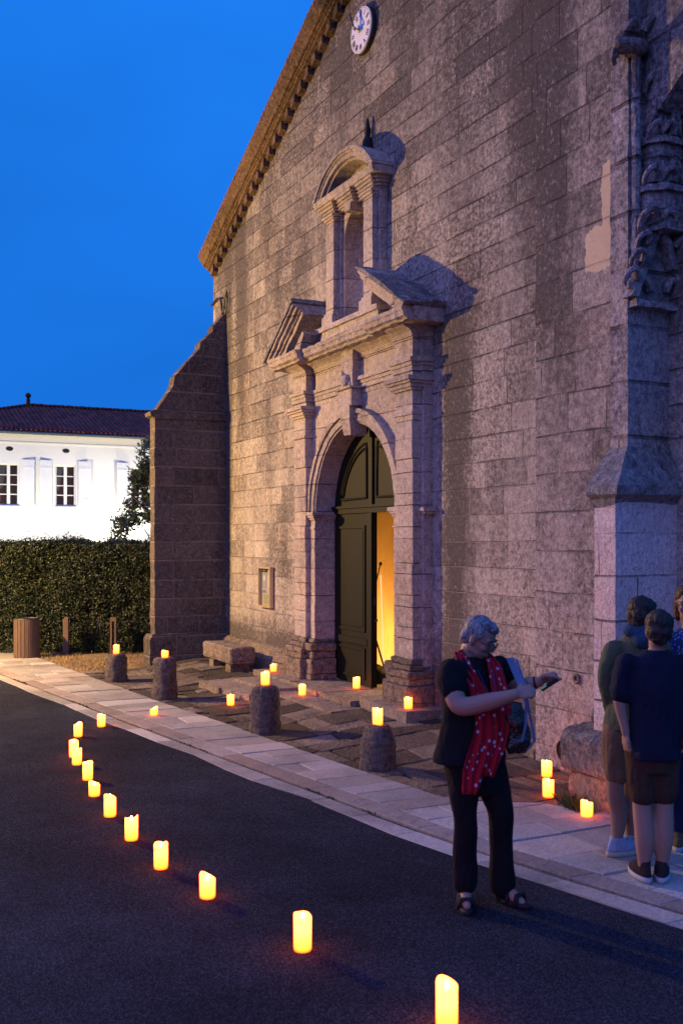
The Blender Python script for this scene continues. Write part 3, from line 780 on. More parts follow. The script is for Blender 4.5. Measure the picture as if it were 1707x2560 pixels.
bm = bmesh.new(); torus(bm, (-.52, .105, .19), .085, .012)
A = [bm.verts.new((-.52+.08*math.cos(2*math.pi*i/20), .106, .19+.08*math.sin(2*math.pi*i/20))) for i in range(20)]; bm.faces.new(A)
obj('drain_pipe', bm, m_black, church)

# ================================================================== GROUND
def interp(tab, u):
    tab = sorted(tab)
    if u <= tab[0][0]: return tab[0][1]
    for (a, x), (b, y) in zip(tab, tab[1:]):
        if u <= b: return x+(y-x)*(u-a)/(b-a)
    return tab[-1][1]
VIN = [(13, 3.0), (9.5, 2.62), (7.59, 2.42), (4.85, 2.16), (2.5, 1.88), (.17, 1.64), (-.88, 1.49), (-1.2, 1.05), (-1.4, .76), (-1.8, .68), (-2.2, -.3), (-9, -.3)]
VGUT = [(13, 4.15), (8.12, 3.50), (4.4, 2.98), (1.79, 2.60), (-1.79, 2.07), (-2.6, 1.88), (-3.45, 1.65), (-5.2, 1.1), (-9, -.25)]
k = M('asphalt', 1., .03)
sp_ = k.vor(190); c1 = k.sepc(k.vor(190, out='Color'))[0]
c = k.mix(k.mr(c1, .5, .95), (.017, .019, .027), (.075, .078, .095))
c = k.mix(k.mr(k.noise(90, 3, .7), .5, .7), c, (.008, .008, .009))
big = k.math('MULTIPLY', k.mr(k.noise(.5, 5), .35, .7, .7, 1.3, False), k.mr(k.noise(2.3, 6, .7, vec=k.mapv(loc=(4, 4, 4))), .35, .7, .8, 1.2, False)); gc = k.n('ShaderNodeCombineColor'); [k.put(gc.inputs[i], big) for i in range(3)]
k.col(k.mix(1, c, gc.outputs[0], 'MULTIPLY'))
k.bump(k.math('ADD', k.math('MULTIPLY', sp_, -1.), k.noise(120, 3)), .003); m_asph = k.end()
bm = bmesh.new()
A = [bm.verts.new((x, y, 0)) for x, y in ((-400, -200), (400, -200), (400, 700), (-400, 700))]; bm.faces.new(A)
o = obj('terrain', bm, simple('dark_earth', (.05, .045, .03), .95, .1, .3, .4), kind='structure'); o.location.z = -.03
bm = bmesh.new(); us = [-12+.5*i for i in range(90)]
lo = [(u, interp(VGUT, u)+.06) for u in us]
A = [bm.verts.new((u, v, 0)) for u, v in lo]; B = [bm.verts.new((u, 60, 0)) for u, v in lo]
for i in range(len(us)-1): bm.faces.new((A[i], A[i+1], B[i+1], B[i]))
A0 = [bm.verts.new(p) for p in ((-40, 60, 0), (-40, -.3, 0), (-12, -.3, 0), (-12, 60, 0))]; bm.faces.new(A0)
frame(obj('road', bm, m_asph, kind='structure'))
# slab builder: rows of individually cut stones with open joints
def stones(bm, u0, u1, vfun0, vfun1, rw, sl, z, gap=.009, jit=.004, layer=None, th=.05, zj=.003, zf=None):
    u = u0
    while u < u1:
        w = random.uniform(*rw); ua, ub = u, min(u+w, u1+.2)
        v0 = max(vfun0(ua), vfun0(ub)) if False else vfun0((ua+ub)/2); v1 = vfun1((ua+ub)/2)
        v = v0-random.random()*.1*(0)
        first = True
        while v < v1-.03:
            L = random.uniform(*sl); vb = v+L
            if v1-vb < sl[0]*.5: vb = v1
            s0a, s0b = (vfun0(ua)-v0, vfun0(ub)-v0) if first else (0, 0)
            e0a, e0b = (vfun1(ua)-v1, vfun1(ub)-v1) if vb >= v1 else (0, 0)
            dz = random.uniform(-zj, zj); tl = [random.uniform(-zj, zj)*.6 for _ in range(4)]
            q = [(ua+gap/2, v+gap/2+s0a), (ub-gap/2, v+gap/2+s0b), (ub-gap/2, min(vb, v1)-gap/2+e0b), (ua+gap/2, min(vb, v1)-gap/2+e0a)]
            q = [(a+random.uniform(-jit, jit), b+random.uniform(-jit, jit)) for a, b in q]
            cx = sum(a for a, b in q)/4; cy = sum(b for a, b in q)/4
            zz = [(zf(a, b) if zf else z)+dz+t for (a, b), t in zip(q, tl)]
            T = [bm.verts.new((a, b, h)) for (a, b), h in zip(q, zz)]
            I = [bm.verts.new((a+(a-cx)*.0+(.006 if a < cx else -.006)*-1, b+(-.006 if b < cy else .006), h-.008)) for (a, b), h in zip(q, zz)]
            Bt = [bm.verts.new((v_.co.x, v_.co.y, v_.co.z-th)) for v_ in I]
            fs = [bm.faces.new(T)]
            for P_, Q_ in ((T, I), (I, Bt)):
                for j in range(4): fs.append(bm.faces.new((P_[j], P_[(j+1) % 4], Q_[(j+1) % 4], Q_[j])))
            if layer is not None:
                cval = random.random(); c2 = random.random()
                for f in fs:
                    for l in f.loops: l[layer] = (cval, c2, random.random()*0, 1)
            v = vb; first = False
        u = ub
def paver_mat(name, lo_, hi_, bumpd=.006, dirt=.4):
    k = M(name, .88, .2)
    at = k.n('ShaderNodeAttribute', attribute_name='tone'); cs = k.sepc(at.outputs['Color'])
    c = k.mix(cs[0], lo_, hi_)
    c = k.mix(k.math('MULTIPLY', cs[1], .4), c, k.mix(1, c, (1.15, .92, .78), 'MULTIPLY'))
    st = k.mr(k.noise(1.6, 6, .65), .42, .7, 0, dirt); c = k.mix(st, c, (.07, .06, .05))
    g = k.mr(k.noise(60, 4, .7), .3, .7, .72, 1.25, False); gc = k.n('ShaderNodeCombineColor'); [k.put(gc.inputs[i], g) for i in range(3)]
    c = k.mix(1, c, gc.outputs[0], 'MULTIPLY')
    moss = k.math('MULTIPLY', k.mr(k.noise(2.4, 5, .7, vec=k.mapv(loc=(3, 1, 1))), .6, .72), .35); c = k.mix(moss, c, (.04, .05, .02))
    k.col(c); k.bump(k.math('ADD', k.noise(24, 5, .7), k.math('MULTIPLY', k.noise(6, 3), 1.2)), bumpd); return k.end()
m_pave = paver_mat('limestone_pavers', (.27, .258, .232), (.46, .435, .39))
m_kerb = paver_mat('kerb_stone', (.23, .195, .165), (.35, .30, .26), .008)
m_parv = paver_mat('rough_parvis_stone', (.085, .070, .056), (.34, .285, .225), .08, .85)
bm = bmesh.new(); ly = bm.loops.layers.color.new('tone')
GUT = lambda u: interp(VGUT, u); INN = lambda u: interp(VIN, u)
stones(bm, -7.5, 12.5, INN, lambda u: GUT(u)-.21, (.24, .42), (.3, .75), .015, .015, .004, ly, zj=.005)
frame(obj('pavement', bm, m_pave, kind='structure'))
bm = bmesh.new(); ly = bm.loops.layers.color.new('tone')
stones(bm, -7.5, 12.5, lambda u: GUT(u)-.20, lambda u: GUT(u)-.025, (.55, .95), (.5, .6), .011, .010, .004, ly)
frame(obj('kerb', bm, m_kerb, kind='structure'))
bm = bmesh.new(); ly = bm.loops.layers.color.new('tone')
stones(bm, -7.5, 12.5, lambda u: GUT(u)+.025, lambda u: GUT(u)+.19+.05*noise.noise(Vector((u*.9, 0, 0))), (.5, .8), (.5, .6), .006, .009, .006, ly, zj=.002)
frame(obj('gutter_apron', bm, m_pave, kind='structure'))
# bedding below the joints
bm = bmesh.new(); m_bed = simple('joint_dirt', (.035, .03, .022), .95, .1, .4, 9)
A = [bm.verts.new((u, -.5, -.012)) for u in us]; B = [bm.verts.new((u, interp(VGUT, u)+.07, -.012)) for u in us]
for i in range(len(us)-1): bm.faces.new((A[i], A[i+1], B[i+1], B[i]))
for u_, v_ in (): pass
frame(obj('paving_bed', bm, m_bed, kind='structure'))
# parvis: irregular, heaved, rough flagstones that rise to the wall
bm = bmesh.new(); ly = bm.loops.layers.color.new('tone')
stones(bm, -1.9, 7.9, lambda u: -.05, INN, (.24, .5), (.18, .6), .0, .022, .026, ly, zj=.007, zf=lambda u, v: zg(u, v)+.001, th=.16)
frame(obj('parvis', bm, m_parv, kind='structure'))
bm = bmesh.new(); N1, N2 = 60, 20; g = [[bm.verts.new((-1.9+9.8*i/N1, -.05+v_*(INN(-1.9+9.8*i/N1)+.05)/N2, zg(-1.9+9.8*i/N1, -.05+v_*(INN(-1.9+9.8*i/N1)+.05)/N2)-.016)) for v_ in range(N2+1)] for i in range(N1+1)]
for i in range(N1):
    for j in range(N2): bm.faces.new((g[i][j], g[i+1][j], g[i+1][j+1], g[i][j+1]))
frame(obj('parvis_bed', bm, m_bed, kind='structure'))
# dry verge
k = M('dry_earth', .95, .1); k.col(k.mix(k.noise(5, 6, .7), (.15, .105, .055), (.33, .235, .13))); k.bump(k.noise(40, 5, .8), .02); m_dry = k.end()
bm = bmesh.new()
A = [bm.verts.new(p) for p in ((7.85, -.6, .006), (7.85, 2.44, .006), (9.5, 2.62, .006), (13, 3.0, .006), (14, 9, .006), (26, 9, .006), (26, -8, .006), (8.9, -8, .006))]; bm.faces.new(A)
frame(obj('verge', bm, m_dry, kind='structure'))
def blades(name, mat, n, place, h0, h1, w=.004):
    bm = bmesh.new()
    for _ in range(n):
        p = place()
        if p is None: continue
        a = random.random()*6.28; h = random.uniform(h0, h1); ln = random.uniform(.2, .9)*h; b = random.random()*6.28
        d = Vector((math.cos(a), math.sin(a), 0))*w; t = Vector((math.cos(b)*ln, math.sin(b)*ln, h))
        q = [bm.verts.new(p-d), bm.verts.new(p+d), bm.verts.new(p+t*.6+d*.6), bm.verts.new(p+t*1.0)]
        bm.faces.new(q)
    return frame(obj(name, bm, mat, kind='stuff'))
def pl():
    u = random.uniform(7.95, 10.9); v = random.uniform(.2, 3.6)
    if v > interp([(7.9, 2.45), (9.5, 2.6), (11, 2.8)], u): return None
    if u < 9.0 and v < 1.3: return None
    if noise.noise(Vector((u*1.5, v*1.5, 0))) < -.25: return None
    return Vector((u, v, .004))
m_straw = simple('dry_grass', (.36, .26, .12), .9, .1, .4, 3)
blades('dry_grass', m_straw, 14000, pl, .015, .06)
def pl2():
    i = random.choice([(-1.45, .80), (-1.62, .80), (-1.55, .83), (1.1, .07), (1.75, .30), (1.72, .14)]); a = random.gauss(0, .05)
    return Vector((i[0]+a, i[1]+random.gauss(0, .02), zg(*i)+.0))
blades('weeds', simple('weed_green', (.06, .09, .025), .8, .2, .4, 3), 500, pl2, .03, .13, .006)
def pl3():
    u = random.uniform(-1.5, 8); s_ = noise.noise(Vector((u*1.3, 0, 7)))
    if s_ < .05: return None
    return Vector((u, GUT(u)+random.gauss(0, .01), .0))
blades('gutter_weeds', simple('weed_dark', (.04, .06, .02), .8, .2, .4, 3), 1100, pl3, .008, .022, .005)

# ================================================================== HOUSE beyond the hedge
HU = 42.0
house = empty('house', W(HU, -6, 0), ANG, 'white floodlit two storey house with open shutters and hipped tile roof behind the hedge', 'house')
# local: x = u-42, y = v+6
HV0, HV1 = 3.2, -18.
def hv(v): return v+6
m_render = simple('white_render', (.78, .77, .73), .85, .2, .04, 1.2)
bm = bmesh.new()
wins = [(-.95, -1.89), (-3.56, -4.52), (-7.21, -8.15), (-10.9, -11.84), (2.6, 1.66)]
wz0, wz1 = 3.6, 5.58
xs = sorted(set([HV0, HV1]+[a for w in wins for a in w]))
for a, b in zip(xs, xs[1:]):
    isw = any(abs(a-min(w)) < 1e-6 for w in wins)
    if isw: box(bm, 0, .4, hv(a), hv(b), -.2, wz0); box(bm, 0, .4, hv(a), hv(b), wz1, 7.02)
    else: box(bm, 0, .4, hv(a), hv(b), -.2, 7.02)
bmesh.ops.remove_doubles(bm, verts=bm.verts[:], dist=.0005)
box(bm, .4, 9.5, hv(HV0)-.4, hv(HV0), -.2, 7.02); box(bm, .4, 9.5, hv(HV1), hv(HV1)+.4, -.2, 7.02); box(bm, 9.5, 9.9, hv(HV1), hv(HV0), -.2, 7.02)
obj('wall', bm, m_render, house)
bm = bmesh.new(); box(bm, -.05, .02, hv(HV1)-.05, hv(HV0)+.05, 2.26, 2.42); box(bm, -.03, .02, hv(HV1), hv(HV0), 6.55, 6.62); obj('string_course', bm, m_render, house)
m_glass = M('window_glass', .08, .6); m_glass.col(m_glass.mix(m_glass.noise(.9, 2), (.012, .012, .02), (.05, .025, .018))); m_glass = m_glass.end()
m_curt = simple('curtain', (.05, .05, .06), .9, .1, .2, 9)
for i, (a, b) in enumerate(wins):
    f = bmesh.new(); y0, y1 = sorted((hv(a), hv(b)))
    for q in ((y0, y0+.07, wz0, wz1), (y1-.07, y1, wz0, wz1), (y0+.07, y1-.07, wz0, wz0+.09), (y0+.07, y1-.07, wz1-.07, wz1), ((y0+y1)/2-.07, (y0+y1)/2+.07, wz0+.09, wz1-.07)):
        box(f, .13, .19, *q)
    for r in range(1, 4):
        z = wz0+.09+(wz1-wz0-.16)*r/4; box(f, .14, .18, y0+.07, (y0+y1)/2-.07, z-.02, z+.02); box(f, .14, .18, (y0+y1)/2+.07, y1-.07, z-.02, z+.02)
    fo = obj('window', f, m_white, house)
    p = bmesh.new(); box(p, .165, .17, y0+.05, y1-.05, wz0+.05, wz1-.05); obj('pane', p, m_glass, fo)
    p = bmesh.new()
    for s_ in (0,):
        n = 8; zt = wz1-.1
        x0_ = y0+.09 if s_ else y1-.09; sg = 1 if s_ else -1
        top_ = [p.verts.new((.162+.003*(j % 2), x0_+sg*.28*j/n, zt)) for j in range(n+1)]
        bot_ = [p.verts.new((.162+.003*(j % 2), x0_+sg*(.06+.03)*j/n, zt-1.1)) for j in range(n+1)]
        for j in range(n): p.faces.new((top_[j], top_[j+1], bot_[j+1], bot_[j]))
    obj('curtain', p, m_curt, fo)
    p = bmesh.new(); box(p, -.08, .14, y0-.06, y1+.06, wz0-.07, wz0); obj('sill', p, m_render, fo)
m_shut = simple('shutter_paint', (.74, .75, .76), .7, .3, .05, 3)
for a, b in ((-2.02, -2.56), (-2.78, -3.38), (-4.63, -5.2), (-6.45, -7.05), (-8.3, -8.88), (-.2, -.82), (1.5, .95)):
    p = bmesh.new(); y0, y1 = sorted((hv(a), hv(b)))
    n = 5
    for j in range(n): box(p, -.075, -.035, y0+(y1-y0)*j/n+.0015, y0+(y1-y0)*(j+1)/n-.0015, wz0-.02, wz1+.2)
    for z in (wz0+.3, wz1-.2): box(p, -.095, -.072, y0+.02, y1-.02, z, z+.08)
    for v_ in p.verts: v_.co.x += (-.10)*((v_.co.y-y0)/(y1-y0)) if abs(a) > 2.7 and abs(a) < 3 or abs(a) > 6.2 and abs(a) < 7 else (-.10)*((y1-v_.co.y)/(y1-y0))
    obj('shutter', p, m_shut, house)
for v_ in (-1.45, -4.04, -7.75, -11.4):
    p = bmesh.new(); n = 18
    A = [p.verts.new((-.012, hv(v_)+.17*math.cos(2*math.pi*j/n), 6.27+.105*math.sin(2*math.pi*j/n))) for j in range(n)]
    B = [p.verts.new((.02, v.co.y, v.co.z)) for v in A]
    p.faces.new(A); [p.faces.new((A[j], A[(j+1) % n], B[(j+1) % n], B[j])) for j in range(n)]
    obj('oval_vent', p, m_black, house)
# hipped roof
k = M('old_roof_tiles', .9, .15)
yy = k.sep(k.pos)[1]; zz_ = k.sep(k.pos)[2]; xx_ = k.sep(k.pos)[0]
rows_ = k.math('FRACT', k.math('MULTIPLY', zz_, 6.5)); cols_ = k.math('SINE', k.math('MULTIPLY', yy, 28.)); 
rid = k.sepc(k.vor(3.2, vec=k.mapv((0, 1.5, 2.2)), out='Color'))
k.col(k.mix(1, k.mix(k.noise(1.2, 5), (.13, .05, .042), (.32, .11, .085)), k.mix(rid[0], (.6, .6, .62), (1.25, 1.15, 1.1)), 'MULTIPLY'))
k.bump(k.math('ADD', k.math('MULTIPLY', rows_, 1.4), cols_), .09); m_rt = k.end()
bm = bmesh.new()
ea = [(-.45, hv(HV0)+.45), (-.45, hv(HV1)-.45), (10.3, hv(HV1)-.45), (10.3, hv(HV0)+.45)]; rd = [(5, hv(-3.1), 8.98), (5, hv(-13.6), 8.98)]
E_ = [bm.verts.new((x, y, 7.10)) for x, y in ea]; Rg = [bm.verts.new(p) for p in rd]; E2 = [bm.verts.new((x, y, 7.02)) for x, y in ea]
for f in ((E_[0], E_[1], Rg[1], Rg[0]), (E_[1], E_[2], Rg[1]), (E_[2], E_[3], Rg[0], Rg[1]), (E_[3], E_[0], Rg[0]), tuple(E2[::-1])): bm.faces.new(f)
for j in range(4): bm.faces.new((E_[j], E_[(j+1) % 4], E2[(j+1) % 4], E2[j]))
roof = obj('roof', bm, m_rt, house)
bm = bmesh.new()
y = hv(-3.1)
while y > hv(-13.6): tube(bm, [(5, y, 9.0), (5, y-.38, 9.02+random.uniform(-.015, .015))], .09, 8); y -= .36
for e_ in (0, 3):
    for j in range(22):
        a = Vector((ea[e_][0], ea[e_][1], 7.12)); b = Vector((5, hv(-3.1), 9.0)); tube(bm, [a.lerp(b, j/22), a.lerp(b, (j+1.1)/22)], .09, 7)
obj('ridge_tiles', bm, m_rt, roof)
bm = bmesh.new(); y = hv(HV1)-.4
while y < hv(HV0)+.4: tube(bm, [(-.50, y, 7.10), (-.1, y, 7.27)], .075, 6); y += .22
obj('eave_tiles', bm, m_rt, roof)
bm = bmesh.new()
prof = [(.0, .20), (.05, .16), (.16, .13), (.36, .10), (.42, .14), (.48, .07), (.62, .14), (.72, .17), (.82, .13), (.9, .02)]
loft(bm, [(5, hv(-3.1), 8.95+z*.78, r*.9, r*.9, 0) for z, r in prof], 12); obj('finial', bm, m_rt, roof)
bm = bmesh.new(); tube(bm, [(-.52, hv(HV0)+.4, 7.0), (-.52, hv(HV1)-.4, 7.0)], .07, 8); obj('rain_gutter', bm, simple('zinc', (.06, .08, .09), .5, .5), house)

# floodlight at the foot of the house (its glow shows above the hedge)
def floodlight(v, u, z, power, label, tgt):
    t = empty('floodlight', W(u, v, 0), ANG, label, 'lamp', 'floodlights at the foot of the white house')
    b = bmesh.new(); tube(b, [(0, 0, 0), (0, 0, z-.1)], .03, 8); obj('post', b, m_iron, t)
    b = bmesh.new(); box(b, -.08, .06, -.14, .14, z-.12, z+.12); bevel(b, .015); obj('lamp_housing', b, m_iron, t)
    b = bmesh.new(); box(b, .062, .07, -.11, .11, z-.09, z+.09); obj('lamp_glass', b, emis('floodlight_glass', (1, .93, .75), 12), t)
    l = bpy.data.lights.new('floodlight_lamp', 'SPOT'); l.energy = power; l.color = (1, .92, .70); l.spot_size = R(130); l.spot_blend = .8; l.shadow_soft_size = .12
    lo_ = bpy.data.objects.new('floodlight_lamp', l); COL.objects.link(lo_); lo_.parent = t; lo_.location = (.12, 0, z)
    lo_.rotation_euler = (Vector(tgt)).to_track_quat('-Z', 'Y').to_euler()
FP = 1000
floodlight(-6.45, 40.8, 1.45, FP, 'floodlight just above the hedge near the bushy tree', (1, 0, .9))
floodlight(-.5, 36.5, 1.0, FP*2.6, 'floodlight behind the hedge in front of the leftmost window', (1, 0, .9))
floodlight(-9.5, 36.5, 1.0, FP*2.6, 'floodlight behind the buttress in front of the house', (1, 0, .9))

# ================================================================== HEDGE, TREE
k = M('hedge_leaf', .5, .4)
oi = k.n('ShaderNodeAttribute', attribute_name='tone'); cs = k.sepc(oi.outputs['Color'])
k.col(k.mix(cs[1], k.mix(cs[0], (.0045, .012, .002), (.017, .033, .005)), (.08, .05, .012))); 
k.b.inputs['Subsurface Weight'].default_value = 0; m_leaf = k.end()
k = M('tree_leaf', .5, .4); oi = k.n('ShaderNodeAttribute', attribute_name='tone'); cs = k.sepc(oi.outputs['Color'])
k.col(k.mix(cs[0], (.018, .035, .018), (.07, .10, .055))); m_leaf2 = k.end()
def leaves(bm, n, place, s0, s1, ly, dry=.04):
    for _ in range(n):
        r_ = place()
        if r_ is None: continue
        p, nrm = r_
        s = random.uniform(s0, s1); a = (Vector((random.gauss(0, 1), random.gauss(0, 1), random.gauss(0, 1)))+nrm*1.3).normalized()
        t = a.orthogonal().normalized(); t = (Matrix.Rotation(random.random()*6.28, 3, a) @ t); b = a.cross(t)
        q = [bm.verts.new(p-t*s), bm.verts.new(p+b*s*.42+a*s*.12), bm.verts.new(p+t*s), bm.verts.new(p-b*s*.42+a*s*.12)]
        f = bm.faces.new(q); c = (random.random(), 1. if random.random() < dry else 0., 0, 1)
        for l in f.loops: l[ly] = c
# hedge box: x from -13 to -1.5 (world X), front at Y 17.8
hx0, hx1, hy0, hy1, hz = -14., -1.6, 17.85, 19.0, 1.93
hedge = empty('hedge', ((hx0+hx1)/2, 18.4, 0), 0, 'tall clipped green hedge between the verge and the white house', 'hedge')
hcx = (hx0+hx1)/2
bm = bmesh.new(); ly = bm.loops.layers.color.new('tone')
def hp():
    f = random.random(); x = random.uniform(max(hx0, -8.8), hx1)
    lump = .10*noise.noise(Vector((x*1.1, 0, 3)))+.05*noise.noise(Vector((x*3.7, 0, 3)))
    if f < .74:
        z = random.uniform(.02, hz+lump); y = hy0+.10*noise.noise(Vector((x*2, z*2, 1)))+.07*noise.noise(Vector((x*6, z*6, 1)))+random.gauss(0, .03)+abs(random.gauss(0, .05)); nrm = Vector((0, -1, .3))
    elif f < .97:
        y = random.uniform(hy0, hy1); z = hz+lump+random.gauss(0, .025); nrm = Vector((0, 0, 1))
        if random.random() < .04: z += random.uniform(0, .10)
    else:
        y = random.uniform(hy0-.02, hy0+.3); z = hz+lump+abs(random.gauss(.02, .06)); nrm = Vector((0, -.5, 1))
    return Vector((x-hcx, y-18.4, z)), nrm
leaves(bm, 95000, hp, .017, .032, ly, .02)
obj('foliage', bm, m_leaf, hedge)
bm = bmesh.new(); box(bm, hx0-hcx, hx1-hcx, hy0-18.4+.12, hy1-18.4, .0, hz-.035); rough(bm, .3, .03, 2)
obj('hedge_core', bm, simple('inner_twigs', (.012, .016, .007), .95, .05, .4, 12), hedge)
bm = bmesh.new()
for _ in range(150):
    x = random.uniform(-8.5, hx1); tube(bm, [(x-hcx, hy0-18.4+.16, 0), (x-hcx+random.gauss(0, .04), hy0-18.4+.10, .4+random.random()*.4)], .012, 5)
obj('stems', bm, m_plinth, hedge)
# a few shoots standing up from the clipped top are part of the foliage
tree = empty('evergreen_tree', (-4.58, 25.2, 0), 0, 'dark bushy evergreen tree beside the buttress in front of the white house', 'tree')
bm = bmesh.new(); tube(bm, [(0, 0, 0), (.05, 0, 1.2), (-.03, .03, 2.6), (.04, 0, 3.6), (0, 0, 4.4)], [.16, .13, .10, .07, .02], 9)
for _ in range(26):
    a = random.random()*6.28; z = random.uniform(1.0, 3.7); L = random.uniform(.4, .9)
    tube(bm, [(0, 0, z), (L*.5*math.cos(a), L*.5*math.sin(a), z+.2), (L*math.cos(a), L*math.sin(a), z+.5)], [.04, .025, .008], 5)
obj('trunk', bm, m_plinth, tree)
bm = bmesh.new(); ly = bm.loops.layers.color.new('tone')
cl = []
for _ in range(85):
    z = random.uniform(1.0, 4.45); a = random.random()*6.28
    rr_ = 1.05*(1-.5*abs(z-2.2)/2.3)*(.72 if 3.2 < z < 3.7 else 1)*math.sqrt(random.random()); cl.append((Vector((rr_*math.cos(a), rr_*math.sin(a), z)), random.uniform(.16, .34)))
def tp():
    c, r_ = random.choice(cl); d = Vector((random.gauss(0, 1), random.gauss(0, 1), random.gauss(0, .8))).normalized()
    return c+d*r_*random.uniform(.45, 1.05), d
leaves(bm, 21000, tp, .035, .06, ly, 0)
obj('crown', bm, m_leaf2, tree)

# ================================================================== SMALL THINGS
# slatted litter bin
k = M('weathered_wood', .85, .2); k.col(k.mix(k.noise(9, 5, .6, vec=k.mapv((4, 4, .4))), (.085, .055, .04), (.20, .135, .10))); k.bump(k.noise(30, 4, vec=k.mapv((3, 3, .3))), .005); m_wood = k.end()
bin_ = empty('litter_bin', (-5.32, 17.2, 0), 0, 'round wooden slatted litter bin in front of the hedge', 'litter bin')
n = 20
for i in range(n):
    a = 2*math.pi*i/n; b = bmesh.new(); box(b, -.029, .029, -.011, .011, .02, .66); bevel(b, .004)
    M4 = Matrix.Rotation(a+math.pi/2, 4, 'Z'); M4.translation = Vector((.200*math.cos(a), .200*math.sin(a), 0)); bmesh.ops.transform(b, matrix=M4, verts=b.verts)
    obj('slat', b, m_wood, bin_)
b = bmesh.new(); 
for z in (.12, .35, .6): tube(b, [(.186*math.cos(2*math.pi*i/32), .186*math.sin(2*math.pi*i/32), z) for i in range(33)], .012, 6, False)
tube(b, [(.195*math.cos(2*math.pi*i/32), .195*math.sin(2*math.pi*i/32), .665) for i in range(33)], .018, 6, False)
obj('metal_hoop', b, m_iron, bin_)
b = bmesh.new(); loft(b, [(0, 0, .04, .17, .17, 0), (0, 0, .6, .17, .17, 0)], 24); obj('liner', b, m_black, bin_)
# posts
def post(x, y, label, slot):
    t = empty('wooden_post', (x, y, 0), 0, label, 'post', 'wooden posts in front of the hedge')
    b = bmesh.new()
    if slot:
        box(b, -.05, -.022, -.05, .05, 0, .66); box(b, .022, .05, -.05, .05, 0, .66); box(b, -.021, .021, -.048, .048, .60, .662); box(b, -.021, .021, -.048, .048, 0, .1)
    else: box(b, -.045, .045, -.045, .045, 0, .64); box(b, -.01, .046, -.046, .046, .64, .67)
    rough(b, .15, .004, 6); obj('post_shaft', b, m_wood, t)
    b = bmesh.new(); box(b, -.08, .08, -.066, .066, .0, .05); obj('metal_shoe', b, m_iron, t)
post(-4.75, 17.55, 'solid wooden post in front of the hedge, next to the slatted bin', False)
post(-3.93, 17.55, 'slotted wooden post in front of the hedge, behind the farthest stone bollard', True)

# stone bollards
def bollard(u, v, h, w, d, seed, label, rnd=.0, rot=0):
    rs = random.Random(seed); b = bmesh.new()
    rings = [(0, 0, -.15, 1.03), (0, 0, .05, 1.04), (0, 0, h*.35, 1.0), (0, 0, h*.7, .97), (0, 0, h*(.88-rnd*.25), .95-rnd*.05), (0, 0, h*(.97-rnd*.1), .86-rnd*.12), (0, 0, h, .66-rnd*.1)]
    out = []
    N = 20
    for x, y, z, s in rings:
        rr_ = []
        for i in range(N):
            t = 2*math.pi*i/N; e = 3.4
            c_, s_ = math.cos(t), math.sin(t); q = (abs(c_)**e+abs(s_)**e)**(-1/e)
            rr_.append(b.verts.new((w/2*s*c_*q, d/2*s*s_*q, z)))
        out.append(rr_)
    for A, B in zip(out, out[1:]):
        for i in range(N): b.faces.new((A[i], A[(i+1) % N], B[(i+1) % N], B[i]))
    b.faces.new(out[0][::-1]); b.faces.new(out[-1])
    rough(b, .035, .016, 7, seed)
    rough(b, .035, .006, 24, seed)
    o = obj('stone_bollard', b, m_boll, smooth=True)
    o.location = W(u, v, 0); o.rotation_euler = (0, 0, ANG+R(rot))
    tag(o, label, 'bollard', 'stone bollards along the edge of the paving'); return o
m_boll = ashlar('lichened_bollard_stone', (.15, .125, .10), (.03, .026, .025), h=40, w=40, wb=.05, lich=.6, joint=.001)
bollard(6.75, 2.18, .395, .27, .27, 1, 'farthest stone bollard, in front of the dry grass and slotted post', .2, 20)
bollard(4.87, 2.03, .53, .29, .26, 2, 'tall square stone bollard in front of the dark left buttress', .0, 20)
bollard(2.25, 1.74, .505, .27, .27, 3, 'stone bollard in front of the church door steps, left of the portal', .25, 22)
bollard(.27, 1.49, .40, .29, .25, 4, 'round-topped stone bollard just left of the woman with the red scarf', .8, 20)

# benches
t = empty('stone_bench', W(6.68, .56, 0), ANG, 'stone slab bench on two supports against the wall by the left buttress', 'bench')
b = bmesh.new(); box(b, -.64, .60, -.20, .17, .235, .47); bevel(b, .02); rough(b, .06, .015, 6); obj('seat', b, m_plinth, t)
for x0, x1 in ((-.50, -.30), (.22, .42)):
    b = bmesh.new(); box(b, x0, x1, -.16, .13, -.02, .24); rough(b, .06, .010, 6, 3); obj('support', b, m_plinth, t)
m_block = ashlar('dark_block_stone', (.22, .19, .17), (.055, .05, .048), h=40, w=40, wb=.06, lich=.5, joint=.001)
t = empty('stone_block_bench', W(-1.52, .4, 0), ANG, 'massive worn stone block bench against the church wall beside the group of people', 'bench')
b = bmesh.new(); prism(b, [(-.36, .262), (.33, .262), (.345, .30), (.34, .50), (.30, .56), (.12, .585), (-.36, .60)], 'x', -.34, .25); bevel(b, .012); rough(b, .04, .012, 9, 2); obj('seat', b, m_block, t)
b = bmesh.new(); prism(b, [(-.36, .585), (.06, .58), (.08, .62), (.05, .70), (-.10, .76), (-.36, .80)], 'x', -.33, .22); bevel(b, .012); rough(b, .04, .014, 9, 4); obj('upper_block', b, m_block, t)
b = bmesh.new(); box(b, -.27, .20, -.32, .29, -.05, .25); rough(b, .05, .02, 6, 5); obj('support', b, m_plinth, t)
t2 = obj('kerb_boulder', (lambda b: (box(b, -.10, .10, -.12, .12, -.02, .27), bevel(b, .03), rough(b, .05, .018, 7), b)[-1])(bmesh.new()), m_plinth)
t2.location = W(-1.92, .55, 0); t2.rotation_euler = (0, 0, ANG); tag(t2, 'small upright stone between the block bench and the legs of the group', 'stone')

